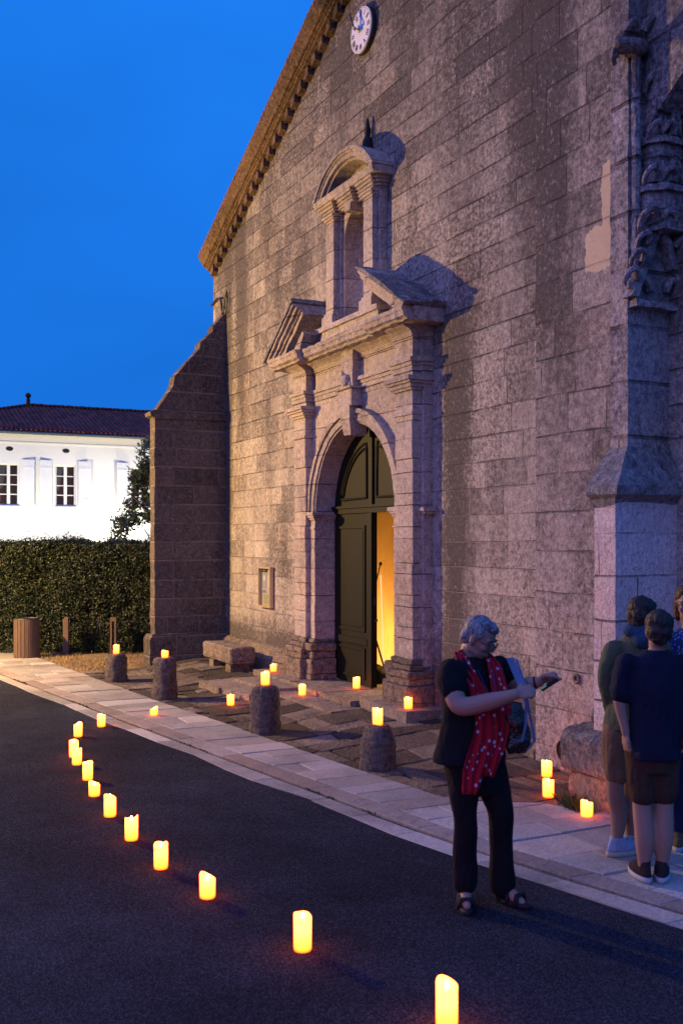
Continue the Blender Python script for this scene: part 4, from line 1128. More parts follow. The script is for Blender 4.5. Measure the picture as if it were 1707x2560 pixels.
# notice board
t = empty('notice_board', W(6.45, 0.0, 1.305), ANG, 'glazed notice board with pale gold frame on the wall left of the portal', 'notice board')
b = bmesh.new(); w_, h_ = .235, .30
for q in ((-w_, w_, h_-.028, h_), (-w_, w_, -h_, -h_+.028), (-w_, -w_+.028, -h_+.028, h_-.028), (w_-.028, w_, -h_+.028, h_-.028)): box(b, q[0], q[1], .012, .07, q[2], q[3])
obj('frame', b, m_brass, t)
b = bmesh.new(); box(b, -w_+.01, w_-.01, .005, .02, -h_+.01, h_-.01); obj('back_panel', b, simple('board_backing', (.33, .29, .22), .8, .2, .08), t)
def sheet(name, u0, u1, z0, z1, col_, v=.023):
    b = bmesh.new(); box(b, u0, u1, .0205, v, z0, z1); return obj(name, b, simple(name+'_paper', col_, .7, .2, .06, 20), t)
sheet('header', -.03, .18, .215, .268, (.03, .025, .02))
po = sheet('poster', .0, .18, -.02, .21, (.22, .26, .26))
b = bmesh.new(); ell(b, (.095, .0235, .13), (.035, .002, .042), None, 16, 8); obj('poster_motif', b, simple('poster_oval', (.5, .46, .44), .7), po)
b = bmesh.new(); 
for z in (.245,): tube(b, [(.07, .0245, z), (.12, .0245, z)], .003, 5); tube(b, [(.095, .0245, z-.02), (.095, .0245, z+.02)], .003, 5)
obj('cross_mark', b, simple('cross_cream', (.55, .42, .3), .7), t)
gs = sheet('green_leaflet', -.15, .12, -.265, -.10, (.30, .30, .17))
b = bmesh.new(); rs = random.Random(4)
for r_ in range(9):
    z = -.115-.016*r_; x = .11
    while x > -.13:
        L = rs.uniform(.01, .035)
        if rs.random() < .8: box(b, x-L, x, .0225, .0242, z-.005, z)
        x -= L+.007
obj('printed_lines', b, simple('print_green', (.07, .11, .02), .8), gs)
sheet('note', .03, .17, -.09, -.05, (.12, .16, .3)); sheet('small_notice', -.17, -.03, -.03, .17, (.42, .38, .30))
b = bmesh.new(); tube(b, [(-w_+.014, .07, -.01), (-w_+.014, .076, -.01)], .007, 8); obj('lock', b, m_iron, t)

# things inside the porch
t = empty('microphone_stand', W(3.95, -.5, .185), ANG, 'black boom stand leaning in the lit doorway', 'stand')
b = bmesh.new(); tube(b, [(-.16, -.02, .0), (-.14, 0, .22), (.12, 0, .62)], .013, 7); obj('leg', b, m_black, t)
b = bmesh.new(); tube(b, [(.12, 0, .60), (.14, 0, 1.15)], .010, 7); obj('pole', b, m_black, t)
b = bmesh.new(); tube(b, [(.14, 0, 1.10), (-.05, 0, 1.50)], .009, 7); ell(b, (-.06, 0, 1.51), (.020, .020, .025)); obj('boom', b, m_black, t)
t = empty('black_case', W(3.95, -.48, .185), ANG, 'slumped black bag on the floor behind the open church door', 'bag')
b = bmesh.new(); box(b, -.26, .20, -.12, .12, .0, .20); bevel(b, .05, 3); rough(b, .05, .02, 7); obj('bag_body', b, m_black, t)
b = bmesh.new(); tube(b, [(-.1, .1, .18), (-.05, .1, .26), (.05, .1, .26), (.1, .1, .18)], .012, 6); obj('handle', b, m_black, t)
t = empty('light_stick', W(4.40, -.80, .185), ANG, 'slim white lit pole leaning against the ochre screen in the doorway', 'lamp')
b = bmesh.new(); tube(b, [(-.05, 0, .04), (.04, 0, 1.35)], .006, 7); obj('tube_lamp', b, emis('white_tube', (1, .85, .5), 1.0), t)
b = bmesh.new(); box(b, -.11, .0, -.04, .04, 0, .05); obj('foot', b, m_white, t)
t = empty('floor_lamp', W(4.22, -1.0, .185), ANG, 'small bright lamp on the porch floor at the right edge of the doorway', 'lamp')
b = bmesh.new(); ell(b, (0, 0, .13), (.05, .05, .04)); obj('bulb', b, emis('cool_bulb', (.9, .95, 1), 14), t)
b = bmesh.new(); box(b, -.06, .06, -.05, .05, 0, .07); bevel(b, .01); obj('base', b, m_black, t)
l = bpy.data.lights.new('porch_lamp', 'POINT'); l.energy = 150; l.color = (1, .58, .19); l.shadow_soft_size = .08
lo_ = bpy.data.objects.new('porch_lamp', l); COL.objects.link(lo_); lo_.parent = t; lo_.location = (-.62, -.30, .42)

# ---------------------------------------------------------------- street lamp that lights the facade (left, outside the frame)
lu, lv, lz = LAMP_UVZ
t = empty('street_lamp', W(lu+.25, lv+.3, 0), ANG, 'street lamp post at the far side of the road, warm light aimed at the church', 'street lamp')
b = bmesh.new(); tube(b, [(0, 0, 0), (0, 0, .5), (0, 0, lz+.35)], [.08, .06, .045], 12); obj('post', b, m_iron, t)
b = bmesh.new(); tube(b, [(0, 0, lz+.3), (-.12, -.14, lz+.36), (-.25, -.3, lz+.30)], .025, 8); obj('bracket', b, m_iron, t)
b = bmesh.new(); loft(b, [(-.25, -.3, lz+.16, .16, .16, 0), (-.25, -.3, lz+.24, .12, .12, 0), (-.25, -.3, lz+.32, .03, .03, 0)], 16); obj('lamp_hood', b, m_iron, t)
b = bmesh.new(); ell(b, (-.25, -.3, lz+.05), (.05, .05, .07)); obj('bulb', b, emis('sodium_bulb', LAMP_COL, 20), t)
l = bpy.data.lights.new('street_lamp_light', 'POINT'); l.energy = LAMP_POWER; l.color = LAMP_COL; l.shadow_soft_size = .12
lo_ = bpy.data.objects.new('street_lamp_light', l); COL.objects.link(lo_); lo_.parent = t; lo_.location = (-.25, -.3, lz-.12)

# ================================================================== CANDLES (battery wax candles, lit)
k = M('glowing_wax', .45, .4); z = k.sep(k.pos)[2]
k.col((.8, .5, .12))
f = k.mr(z, .0, .10, smooth=False); glow = k.mix(f, (1., .078, .001), (1., .16, .018))
lw = k.n('ShaderNodeLayerWeight'); lw.inputs[0].default_value = .5
lim = k.math('SUBTRACT', 1., k.math('MULTIPLY', k.math('POWER', lw.outputs['Facing'], 3.), .75))
k.put(k.b.inputs['Emission Color'], glow)
k.put(k.b.inputs['Emission Strength'], k.math('MULTIPLY', lim, k.math('ADD', 8.0, k.math('MULTIPLY', f, 11.))))
m_wax = k.end()
m_tip = emis('candle_led', (1, .86, .5), 14)
def candle(u, v, z, h, seed, label, grp, r=.043, style=0, tilt=0):
    rs = random.Random(seed); b = bmesh.new(); n = 28
    def rim(t):
        if style == 0: return .006*math.sin(t+seed)+.003*math.sin(3*t+seed)                       # nearly even
        if style == 1: return .016*math.sin(t+seed*1.3)+.006*math.sin(2*t)                        # slanting
        return .010*math.sin(2*t+seed)+.008*math.sin(t+seed*.7)-(.016 if math.cos(t-seed) > .8 else 0)  # notched
    lev = [0, .012, h*.3, h*.6, h*.85]
    rings = []
    for z_ in lev:
        q = 1+.012*rs.uniform(-1, 1)-(.05 if z_ == 0 else 0)
        rings.append([b.verts.new((r*q*math.cos(2*math.pi*i/n), r*q*math.sin(2*math.pi*i/n), z_)) for i in range(n)])
    for rr_, dz in ((r, -.004), (r*.93, 0), (r*.84, -.004), (r*.80, -.014), (r*.74, -.030)):
        rings.append([b.verts.new((rr_*math.cos(2*math.pi*i/n), rr_*math.sin(2*math.pi*i/n), h+dz+rim(2*math.pi*i/n)*(1 if dz > -.02 else .2))) for i in range(n)])
    for A, B in zip(rings, rings[1:]):
        for i in range(n): b.faces.new((A[i], A[(i+1) % n], B[(i+1) % n], B[i]))
    b.faces.new(rings[0][::-1]); b.faces.new(rings[-1])
    o = obj('candle', b, m_wax, smooth=True)
    o.location = W(u, v, z); o.rotation_euler = (tilt, -tilt*.5, seed*1.7)
    tag(o, label, 'candle', grp)
    b = bmesh.new(); ell(b, (0, 0, h-.008), (.007, .007, .018), None, 10, 8); obj('flame_tip', b, m_tip, o, True)
G1 = 'lit candles in a line across the road'; G2 = 'lit candles on the paving and steps'; G3 = 'lit candles on the stone bollards'; G4 = 'lit candles near the block bench'
CAND = [
 (-3.95, 3.44, 0, .178, G1, 'nearest tall lit candle at the bottom edge, standing on the asphalt', 1, .045),
 (-2.97, 3.65, 0, .172, G1, 'tall even-topped lit candle on the asphalt, second from the camera', 0, .044),
 (-2.07, 3.83, 0, .117, G1, 'short lit candle on the asphalt, third in the row from the camera', 1, .044),
 (-1.46, 3.92, 0, .152, G1, 'lit candle on the asphalt just beyond the short one, fourth in the row', 2, .043),
 (-.80, 3.93, 0, .150, G1, 'lit candle with dipped rim, fifth of the row on the asphalt', 2, .043),
 (-.16, 3.92, 0, .150, G1, 'lit candle, sixth of the row on the asphalt', 1, .043),
 (.48, 3.89, 0, .10, G1, 'small short lit candle, seventh of the row on the asphalt', 2, .043),
 (1.04, 3.82, 0, .145, G1, 'lit candle, eighth of the row, just beyond the small short one', 0, .042),
 (1.66, 3.78, 0, .138, G1, 'lit candle standing right in front of another one at the far bend of the row', 1, .042),
 (1.99, 3.74, 0, .150, G1, 'lit candle half hidden behind another at the far bend of the row', 0, .042),
 (2.96, 3.5, 0, .133, G1, 'lit candle near the far end of the row, leftmost but two on the asphalt', 2, .042),
 (3.41, 3.16, 0, .13, G1, 'last lit candle of the row, at the edge of the kerb', 0, .042),
 (3.74, 2.49, .017, .08, G2, 'low lit candle on the pale paving beyond the kerb', 1, .042),
 (3.97, 1.49, .025, .125, G2, 'lit candle on the rough flagstones between two bollards', 0, .042),
 (5.35, .37, .205, .10, G2, 'lit candle on the upper step beside the slab bench', 0, .042),
 (3.67, .69, .133, .125, G2, 'lit candle on the lower step before the portal', 2, .042),
 (3.49, .05, .198, .128, G2, 'lit candle on the threshold at the foot of the dark door', 0, .042),
 (1.68, .37, .242, .113, G2, 'lit candle on the plinth block at the foot of the right pilaster', 0, .042),
 (.42, .05, .085, .12, G2, 'lit candle at the foot of the wall, behind the hanging bag', 0, .042),
 (-.63, .37, .02, .127, G4, 'farther lit candle of the two one behind the other near the block bench', 0, .043),
 (-1.18, .78, .02, .134, G4, 'nearer lit candle of the two one behind the other near the block bench', 0, .043),
 (-1.75, .88, .017, .109, G4, 'lit candle on the pavement in front of the block bench', 1, .043),
 (6.75, 2.18, .395, .125, G3, 'lit candle on top of the farthest stone bollard', 0, .04),
 (4.87, 2.03, .53, .08, G3, 'low lit candle on the tall square bollard', 1, .042),
 (2.25, 1.74, .505, .133, G3, 'lit candle on the bollard before the church steps', 0, .043),
 (.27, 1.49, .395, .143, G3, 'leaning lit candle on the round-topped bollard beside the woman', 2, .044),
]
for i, (u, v, z, h, g, lab, st, r) in enumerate(CAND):
    candle(u, v, z, h, i+1, lab, g, r, st, R(3) if i == 25 else 0)

# ================================================================== PEOPLE
def skinmat(name, c):
    k = M(name, .55, .35); k.col(k.mix(k.noise(14, 4), tuple(x*.88 for x in c), tuple(min(1, x*1.08) for x in c)))
    k.b.inputs['Subsurface Weight'].default_value = .08; k.b.inputs['Subsurface Radius'].default_value = (.02, .008, .004); k.bump(k.noise(120, 2), .001); return k.end()
m_skin = skinmat('fair_skin', (.33, .185, .135)); m_skin2 = skinmat('tanned_skin', (.25, .145, .10))
def cloth(name, c, var=.25, sc=14, rough=.9, bmp=.006):
    k = M(name, rough, .15); k.col(k.mix(k.noise(sc, 4), tuple(x*(1-var) for x in c), tuple(x*(1+var) for x in c)))
    k.bump(k.noise(16, 4, .6, vec=k.mapv((1, 1, .5))), bmp*4); return k.end()
def hairmat(name, a, b_):
    k = M(name, .6, .35); k.col(k.mix(k.mr(k.noise(55, 4, .7, vec=k.mapv((1, 1, .35))), .35, .65), a, b_)); k.bump(k.noise(70, 3, vec=k.mapv((1, 1, .25))), .008); return k.end()
def cap(b, p, r): ell(b, p, (r, r, r), None, 12, 8)
def limb(b, pts, rs, n=12):
    # Catmull-Rom through the joints so that the limb bends and tapers smoothly
    P = [Vector(p) for p in pts]; out = []; ro = []
    Q = [P[0]*2-P[1]]+P+[P[-1]*2-P[-2]]
    for i in range(1, len(Q)-2):
        for s in range(5):
            t = s/5; a, c, d, e = Q[i-1], Q[i], Q[i+1], Q[i+2]
            out.append(.5*((2*c)+(-a+d)*t+(2*a-5*c+4*d-e)*t*t+(-a+3*c-3*d+e)*t**3))
            tt = t*t*(3-2*t); ro.append(rs[i-1]*(1-tt)+rs[i]*tt)
    out.append(P[-1]); ro.append(rs[-1])
    tube(b, out, ro, n); cap(b, out[0], ro[0]*.98); cap(b, out[-1], ro[-1]*.98)
def head_M(c, yaw, pitch=0, roll=0):
    m = Euler((0, 0, yaw)).to_matrix() @ Euler((0, -pitch, 0)).to_matrix() @ Euler((roll, 0, 0)).to_matrix()
    return m, Vector(c)
def head(b, c, yaw, pitch, s=1., roll=0, old=False):
    m, C = head_M(c, yaw, pitch, roll)
    def e(p, r): ell(b, C+m @ (Vector(p)*s), [x*s for x in r], m, 18, 12)
    e((-.012, 0, .036), (.094, .074, .086)); e((.020, 0, -.005), (.070, .064, .075)); e((.028, 0, -.048), (.058, .052, .055))
    e((.058, 0, -.092), (.024, .026, .020)); e((.0, 0, -.060), (.055, .056, .040))
    tube(b, [C+m @ (Vector(p)*s) for p in ((.082, 0, .024), (.096, 0, .0), (.108, 0, -.022))], [.009*s, .010*s, .013*s], 8)
    e((.098, .011, -.026), (.010, .008, .007)); e((.098, -.011, -.026), (.010, .008, .007))
    for sy in (1, -1):
        e((.070, sy*.032, .030), (.016, .022, .009)); e((.062, sy*.040, -.018), (.022, .020, .018))
        e((-.004, sy*.073, -.004), (.018, .009, .031)); e((.0, sy*.070, -.03), (.009, .008, .012))
    e((.083, 0, -.052), (.010, .024, .0065)); e((.081, 0, -.063), (.010, .020, .007))
    return m, C
def face_bits(par, m, C, s, lens=True):
    b = bmesh.new()
    for sy in (1, -1): ell(b, C+m @ Vector((.078*s, sy*.031*s, .008*s)), (.011*s, .013*s, .008*s), m, 12, 8)
    obj('eyes', b, simple('eye_dark', (.06, .045, .04), .2, .5), par, True)
    b = bmesh.new()
    for sy in (1, -1): tube(b, [C+m @ Vector((.088*s, sy*.014*s, .032*s)), C+m @ Vector((.088*s, sy*.032*s, .038*s)), C+m @ Vector((.076*s, sy*.050*s, .032*s))], .004*s, 6)
    obj('eyebrows', b, simple('brow', (.05, .04, .035), .8), par, True)
    b = bmesh.new(); ell(b, C+m @ Vector((.086*s, 0, -.0575*s)), (.009*s, .023*s, .0035*s), m, 12, 8)
    obj('lips', b, simple('lip', (.30, .10, .09), .5), par, True)
def glasses(par, m, C, s, col_):
    b = bmesh.new()
    for sy in (1, -1):
        cc = Vector((.104, sy*.034, .006))
        tube(b, [C+m @ ((cc+Vector((-.010*abs(math.cos(t)) if math.cos(t)*sy > 0 else 0, .027*math.cos(t), .019*math.sin(t))))*s) for t in [2*math.pi*i/24 for i in range(25)]], .0028*s, 6, False)
        tube(b, [C+m @ (Vector(p)*s) for p in ((.094, sy*.060, .012), (.05, sy*.078, .014), (-.01, sy*.082, .010))], .003*s, 6)
    tube(b, [C+m @ (Vector(p)*s) for p in ((.106, .008, .010), (.110, 0, .013), (.106, -.008, .010))], .003*s, 6)
    obj('glasses', b, simple('glasses_frame', col_, .3, .5), par, True)
def hand(b, wr, f, n, side, curl=1., s=1., spread=.021):
    """wrist point, finger direction f, palm normal n (curl towards n), side=+1/-1 places the thumb"""
    wr = Vector(wr); f = Vector(f).normalized(); n = Vector(n); n = (n-f*n.dot(f)).normalized(); sd = f.cross(n)*side
    M3 = Matrix((f, sd, n)).transposed()
    ell(b, wr+f*.048*s, (.052*s, .042*s, .016*s), M3, 14, 10); ell(b, wr+f*.012*s, (.03*s, .028*s, .018*s), M3)
    for i, (L, k0) in enumerate(((.068, .75), (.078, .85), (.072, 1.), (.056, 1.15))):
        base = wr+f*(.088-.004*abs(i-1.2))*s+sd*(1.5-i)*spread*s
        a = .25*curl*k0; p = base; pts = [base-f*.02*s, base]; fan = sd*(1.5-i)*.05
        for seg in (.42, .32, .26):
            a += .75*curl*k0*(1 if seg > .4 else 1.05); d = (f*math.cos(a)+n*math.sin(a)+fan).normalized(); p = p+d*L*seg*s; pts.append(p)
        tube(b, pts, [.0095*s, .0095*s, .009*s, .0085*s, .0068*s], 8); cap(b, pts[-1], .0068*s)
    tcurl = min(curl, 1.); t0 = wr+f*.028*s+sd*.030*s; pts = [t0, t0+(f*.5+sd*.6+n*.25)*.035*s, t0+(f*.8+sd*.55+n*.5*tcurl)*.055*s, t0+(f*1.15+sd*.25+n*.8*tcurl)*.062*s]
    tube(b, pts, [.014*s, .0115*s, .010*s, .0085*s], 8); cap(b, pts[-1], .0085*s)
def folds(amp, fr=9, vz=.35):
    def f_(p): return Vector((noise.noise(Vector((p.x*fr, p.y*fr, p.z*fr*vz))), noise.noise(Vector((p.x*fr+9, p.y*fr, p.z*fr*vz))), 0))*amp
    return f_

# ---- woman with the red scarf (x to the right of the picture, y away, z up)
def woman_scarf():
    yaw = R(-48)          # faces right and towards the camera
    A = R(40)
    b = bmesh.new()
    hm, hc = head(b, (-.040, -.005, 1.462), R(-30), R(-30), 1.0)
    limb(b, [(-.075, .03, 1.41), (-.085, .035, 1.36), (-.075, .03, 1.28)], [.056, .056, .07])
    loft(b, [(-.07, .02, 1.34, .10, .07, A), (-.065, .02, 1.29, .17, .085, A), (-.06, 0, 1.18, .16, .10, A), (-.07, 0, 1.0, .155, .11, A), (-.07, .0, .84, .17, .13, A), (-.06, 0, .74, .15, .12, A)])
    limb(b, [(-.205, -.10, 1.285), (-.195, -.16, 1.20), (-.160, -.215, 1.125), (-.03, -.27, 1.155), (.105, -.335, 1.205)], [.060, .057, .052, .047, .030])
    hand(b, (.105, -.335, 1.205), (.95, .1, .2), (-.1, .6, -.8), 1, 2.3, 1.12)
    limb(b, [(.085, .09, 1.285), (.15, .07, 1.235), (.185, .03, 1.185), (.235, -.04, 1.215), (.275, -.09, 1.235)], [.057, .054, .050, .043, .029])
    hand(b, (.268, -.09, 1.237), (.9, -.1, .35), (.1, -.55, -.8), -1, 2.2, 1.15)
    for h, kn, an, toe in (((-.125, -.03, .78), (-.122, -.06, .46), (-.113, .0, .10), (-.118, -.12, .035)), ((.02, .04, .78), (.078, -.02, .48), (.100, .05, .10), (.19, -.04, .03))):
        limb(b, [h, kn, an], [.075, .042, .034])
        toe = Vector(toe); an = Vector(an); limb(b, [an+Vector((0, 0, -.01)), an.lerp(toe, .5)+Vector((0, 0, -.012)), toe], [.036, .034, .022])
    o = remesh('person', b, m_skin, None, .0062, 3); o.location = (.79, 5.57, 0)
    tag(o, 'grey-haired woman in black with a red white-spotted scarf, looking down at her hands', 'person')
    face_bits(o, hm, hc, 1.0); glasses(o, hm, hc, 1.0, (.16, .02, .03))
    # short grey hair
    b = bmesh.new()
    def e(p, r, n_=16): ell(b, hc+hm @ Vector(p), r, hm, n_, 10)
    e((-.020, 0, .044), (.088, .078, .082)); e((.012, .0, .084), (.072, .058, .036)); e((-.052, 0, .0), (.056, .068, .072)); e((.045, -.005, .090), (.038, .046, .022))
    for s_ in (1, -1): e((.010, s_*.064, .042), (.030, .015, .036))
    def dh(p): return noise.noise_vector(p*20)*.003+noise.noise_vector(p*75)*.003
    remesh('hair', b, hairmat('grey_hair', (.05, .05, .055), (.27, .27, .28)), o, .006, 2, dh)
    # black tunic top
    b = bmesh.new()
    loft(b, [(-.078, .03, 1.362, .095, .075, A), (-.072, .02, 1.335, .165, .090, A), (-.07, .01, 1.27, .202, .115, A), (-.068, 0, 1.16, .198, .132, A), (-.075, 0, 1.03, .190, .145, A), (-.082, 0, .92, .205, .16, A), (-.09, 0, .84, .222, .172, A), (-.092, 0, .795, .228, .178, A)], 28)
    limb(b, [(-.200, -.09, 1.29), (-.208, -.125, 1.245), (-.197, -.158, 1.205)], [.074, .076, .074])
    limb(b, [(.080, .09, 1.29), (.12, .08, 1.262), (.145, .072, 1.24)], [.070, .068, .066])
    m_blk = cloth('black_jersey', (.0085, .0085, .0105), .3, 10, .95)
    remesh('top', b, m_blk, o, .010, 4, folds(.014, 8))
    b = bmesh.new()
    loft(b, [(-.07, 0, .90, .17, .14, A), (-.075, 0, .80, .185, .15, A), (-.06, 0, .70, .17, .135, A), (-.05, 0, .62, .13, .115, A)], 24)
    limb(b, [(-.125, -.02, .76), (-.122, -.05, .62), (-.121, -.055, .47), (-.118, -.02, .30), (-.116, .0, .125)], [.098, .084, .064, .065, .072])
    limb(b, [(.015, .03, .76), (.055, .0, .62), (.080, -.01, .50), (.088, .02, .30), (.098, .04, .10)], [.100, .086, .072, .062, .078])
    remesh('trousers', b, m_blk, o, .010, 3, folds(.012, 9, .6))
    for an, toe in (((-.116, .01, .0), (-.120, -.135, 0)), ((.095, .06, .0), (.205, -.055, 0))):
        b = bmesh.new(); an = Vector(an); toe = Vector(toe); d = (toe-an).normalized(); a = math.atan2(d.y, d.x); mid = an.lerp(toe, .5)
        loft(b, [(mid.x, mid.y, .0, .115, .042, a), (mid.x, mid.y, .022, .118, .044, a), (mid.x, mid.y, .028, .108, .038, a)], 20)
        limb(b, [an+Vector((0, 0, .06)), an+Vector((0, 0, .03))], [.040, .042])
        s_ = d.cross(Vector((0, 0, 1)))
        for q in (.78, .42): c_ = an.lerp(toe, q); tube(b, [c_+s_*.045+Vector((0, 0, .015)), c_+s_*.03+Vector((0, 0, .065)), c_-s_*.03+Vector((0, 0, .065)), c_-s_*.045+Vector((0, 0, .015))], .014, 6)
        obj('sandal', b, m_black, o, True)
    # red spotted scarf: two hanging ends and the part behind the neck
    k = M('red_spotted_scarf', .8, .2); d_ = k.vor(25, rnd=.8); f_ = k.mr(k.math('ADD', d_, k.math('MULTIPLY', k.math('SUBTRACT', k.noise(120, 2), .5), .14)), .19, .27, 1, 0)
    k.col(k.mix(f_, k.mix(k.noise(7, 3, vec=k.mapv((3, 3, .5))), (.22, .003, .009), (.46, .012, .028)), (.50, .42, .58))); k.bump(k.noise(18, 4, vec=k.mapv((3, 3, .25))), .015); m_sc = k.end()
    def strip(path, wd, name='scarf'):
        b = bmesh.new(); g = []
        for (p, w_, ax) in [(Vector(p), w_, Vector(ax).normalized()) for p, w_, ax in path]:
            g.append([b.verts.new(p+ax*w_*(j/10-.5)+Vector((0, -1, 0))*(.010*math.sin(j*1.7+p.z*9)+.004*noise.noise(Vector((j, p.z*8, 0))))) for j in range(11)])
        bk = [[b.verts.new(v.co+Vector((.002, .009, 0))) for v in r_] for r_ in g]
        for G_, q in ((g, 1), (bk, -1)):
            for A_, B_ in zip(G_, G_[1:]):
                for j in range(10): b.faces.new((A_[j], A_[j+1], B_[j+1], B_[j])[::q])
        for i in range(len(g)-1):
            for j in (0, 10): b.faces.new((g[i][j], g[i+1][j], bk[i+1][j], bk[i][j]))
        for i in (0, -1):
            for j in range(10): b.faces.new((g[i][j], g[i][j+1], bk[i][j+1], bk[i][j]))
        bmesh.ops.subdivide_edges(b, edges=b.edges[:], cuts=1, use_grid_fill=True)
        for v in b.verts: v.co += noise.noise_vector(v.co*14)*.005
        return obj(name, b, m_sc, sc, True)
    sc = bpy.data.objects.new('scarf', None); COL.objects.link(sc); sc.parent = o
    # right-hand end (near shoulder), passes behind the forearm and hangs long to the left
    strip([((-.075, .055, 1.415), .05, (.3, .2, 1)), ((-.150, .005, 1.392), .055, (1, .3, .4)), ((-.138, -.085, 1.345), .07, (1, -.1, .15)), ((-.105, -.135, 1.28), .075, (1, -.1, .1)), ((-.065, -.165, 1.20), .085, (1, 0, .1)),
           ((-.035, -.178, 1.12), .10, (1, 0, 0)), ((-.02, -.185, 1.03), .12, (1, 0, 0)), ((-.03, -.19, .95), .135, (1, .1, -.12)), ((-.065, -.195, .85), .14, (1, .1, -.1)), ((-.095, -.20, .76), .12, (1, .1, -.15)), ((-.105, -.20, .70), .10, (1, .1, -.1)), ((-.115, -.20, .655), .075, (1, .1, 0))], 0, 'scarf_end')
    strip([((-.055, .05, 1.40), .05, (.3, .2, 1)), ((.010, .015, 1.375), .06, (1, .2, -.3)), ((.035, -.06, 1.335), .075, (1, .1, -.1)), ((.045, -.105, 1.27), .085, (1, .1, 0)), ((.058, -.13, 1.19), .095, (1, .1, .05)),
           ((.06, -.15, 1.10), .10, (1, 0, 0)), ((.045, -.165, 1.0), .11, (1, 0, -.1)), ((.02, -.178, .90), .115, (1, 0, -.1)), ((-.005, -.185, .82), .105, (1, 0, -.1)), ((-.02, -.185, .745), .08, (1, 0, -.2))], 0, 'scarf_end')
    # dark cord with pendant between the scarf ends
    b = bmesh.new(); tube(b, [(-.06, -.10, 1.30), (-.015, -.15, 1.20), (.012, -.17, 1.14), (.03, -.165, 1.21), (.02, -.09, 1.31)], .0035, 6); obj('necklace', b, simple('navy_cord', (.02, .03, .10), .7), o)
    b = bmesh.new(); torus(b, (.255, -.075, 1.228), .030, .006, Vector((.9, -.25, .2))); obj('bracelet', b, m_black, o)
    # things she carries
    t = empty('shoulder_bag', (.79, 5.57, 0), 0, 'glossy dark bag with grey-blue straps hanging from the arm of the red-scarfed woman', 'bag')
    b = bmesh.new(); loft(b, [(.150, -.13, .862, .052, .03, 0), (.153, -.13, .90, .068, .045, 0), (.150, -.13, .98, .068, .05, .1), (.142, -.13, 1.06, .058, .042, .1), (.135, -.12, 1.13, .04, .022, .1)], 20); rough(b, .025, .010, 16)
    k = M('glossy_black_plastic', .12, .6); k.col(k.mix(k.noise(8, 3), (.008, .008, .010), (.03, .02, .015))); k.bump(k.noise(11, 4), .05); obj('bag_body', b, k.end(), t, True)
    def ribbon(pts, w, ax, mat, nm):
        b = bmesh.new(); ax = Vector(ax).normalized()*w/2; n_ = Vector((0, .004, 0))
        F = [(b.verts.new(Vector(p)-ax), b.verts.new(Vector(p)+ax), b.verts.new(Vector(p)+ax+n_), b.verts.new(Vector(p)-ax+n_)) for p in pts]
        for P_, Q_ in zip(F, F[1:]):
            for j in range(4): b.faces.new((P_[j], P_[(j+1) % 4], Q_[(j+1) % 4], Q_[j]))
        b.faces.new(F[0][::-1]); b.faces.new(F[-1]); obj(nm, b, mat, t)
    m_str = cloth('blue_grey_webbing', (.13, .17, .26), .2, 30)
    ribbon([(.135, .02, 1.352), (.150, -.03, 1.30), (.165, -.09, 1.25), (.178, -.14, 1.205)], .040, (1, 0, .1), m_str, 'strap')
    ribbon([(.170, .02, 1.345), (.185, -.04, 1.28), (.195, -.12, 1.22)], .014, (1, 0, 0), m_str, 'strap')
    ribbon([(.178, -.19, 1.205), (.184, -.20, 1.12), (.185, -.19, 1.02), (.165, -.18, .93)], .014, (1, 0, 0), m_str, 'strap')
    ribbon([(.184, -.19, 1.205), (.200, -.19, 1.10), (.222, -.18, 1.0), (.235, -.17, .93), (.20, -.165, .885)], .016, (1, 0, .2), m_str, 'strap')
    t = empty('phone', (.79+.318, 5.57-.150, 1.236), 0, 'small dark phone pinched in the raised hand of the woman with the red scarf', 'phone')
    b = bmesh.new(); box(b, -.055, .055, -.02, .02, -.018, .006); bevel(b, .005, 2); rough(b, .02, .001); obj('phone_body', b, m_black, t)
    b = bmesh.new(); box(b, -.050, -.018, -.0215, -.0203, -.004, .0045); obj('lit_edge', b, emis('teal_screen', (.2, .55, .62), .35), t)
    t.rotation_euler = (0, R(-35), R(-20))
woman_scarf()

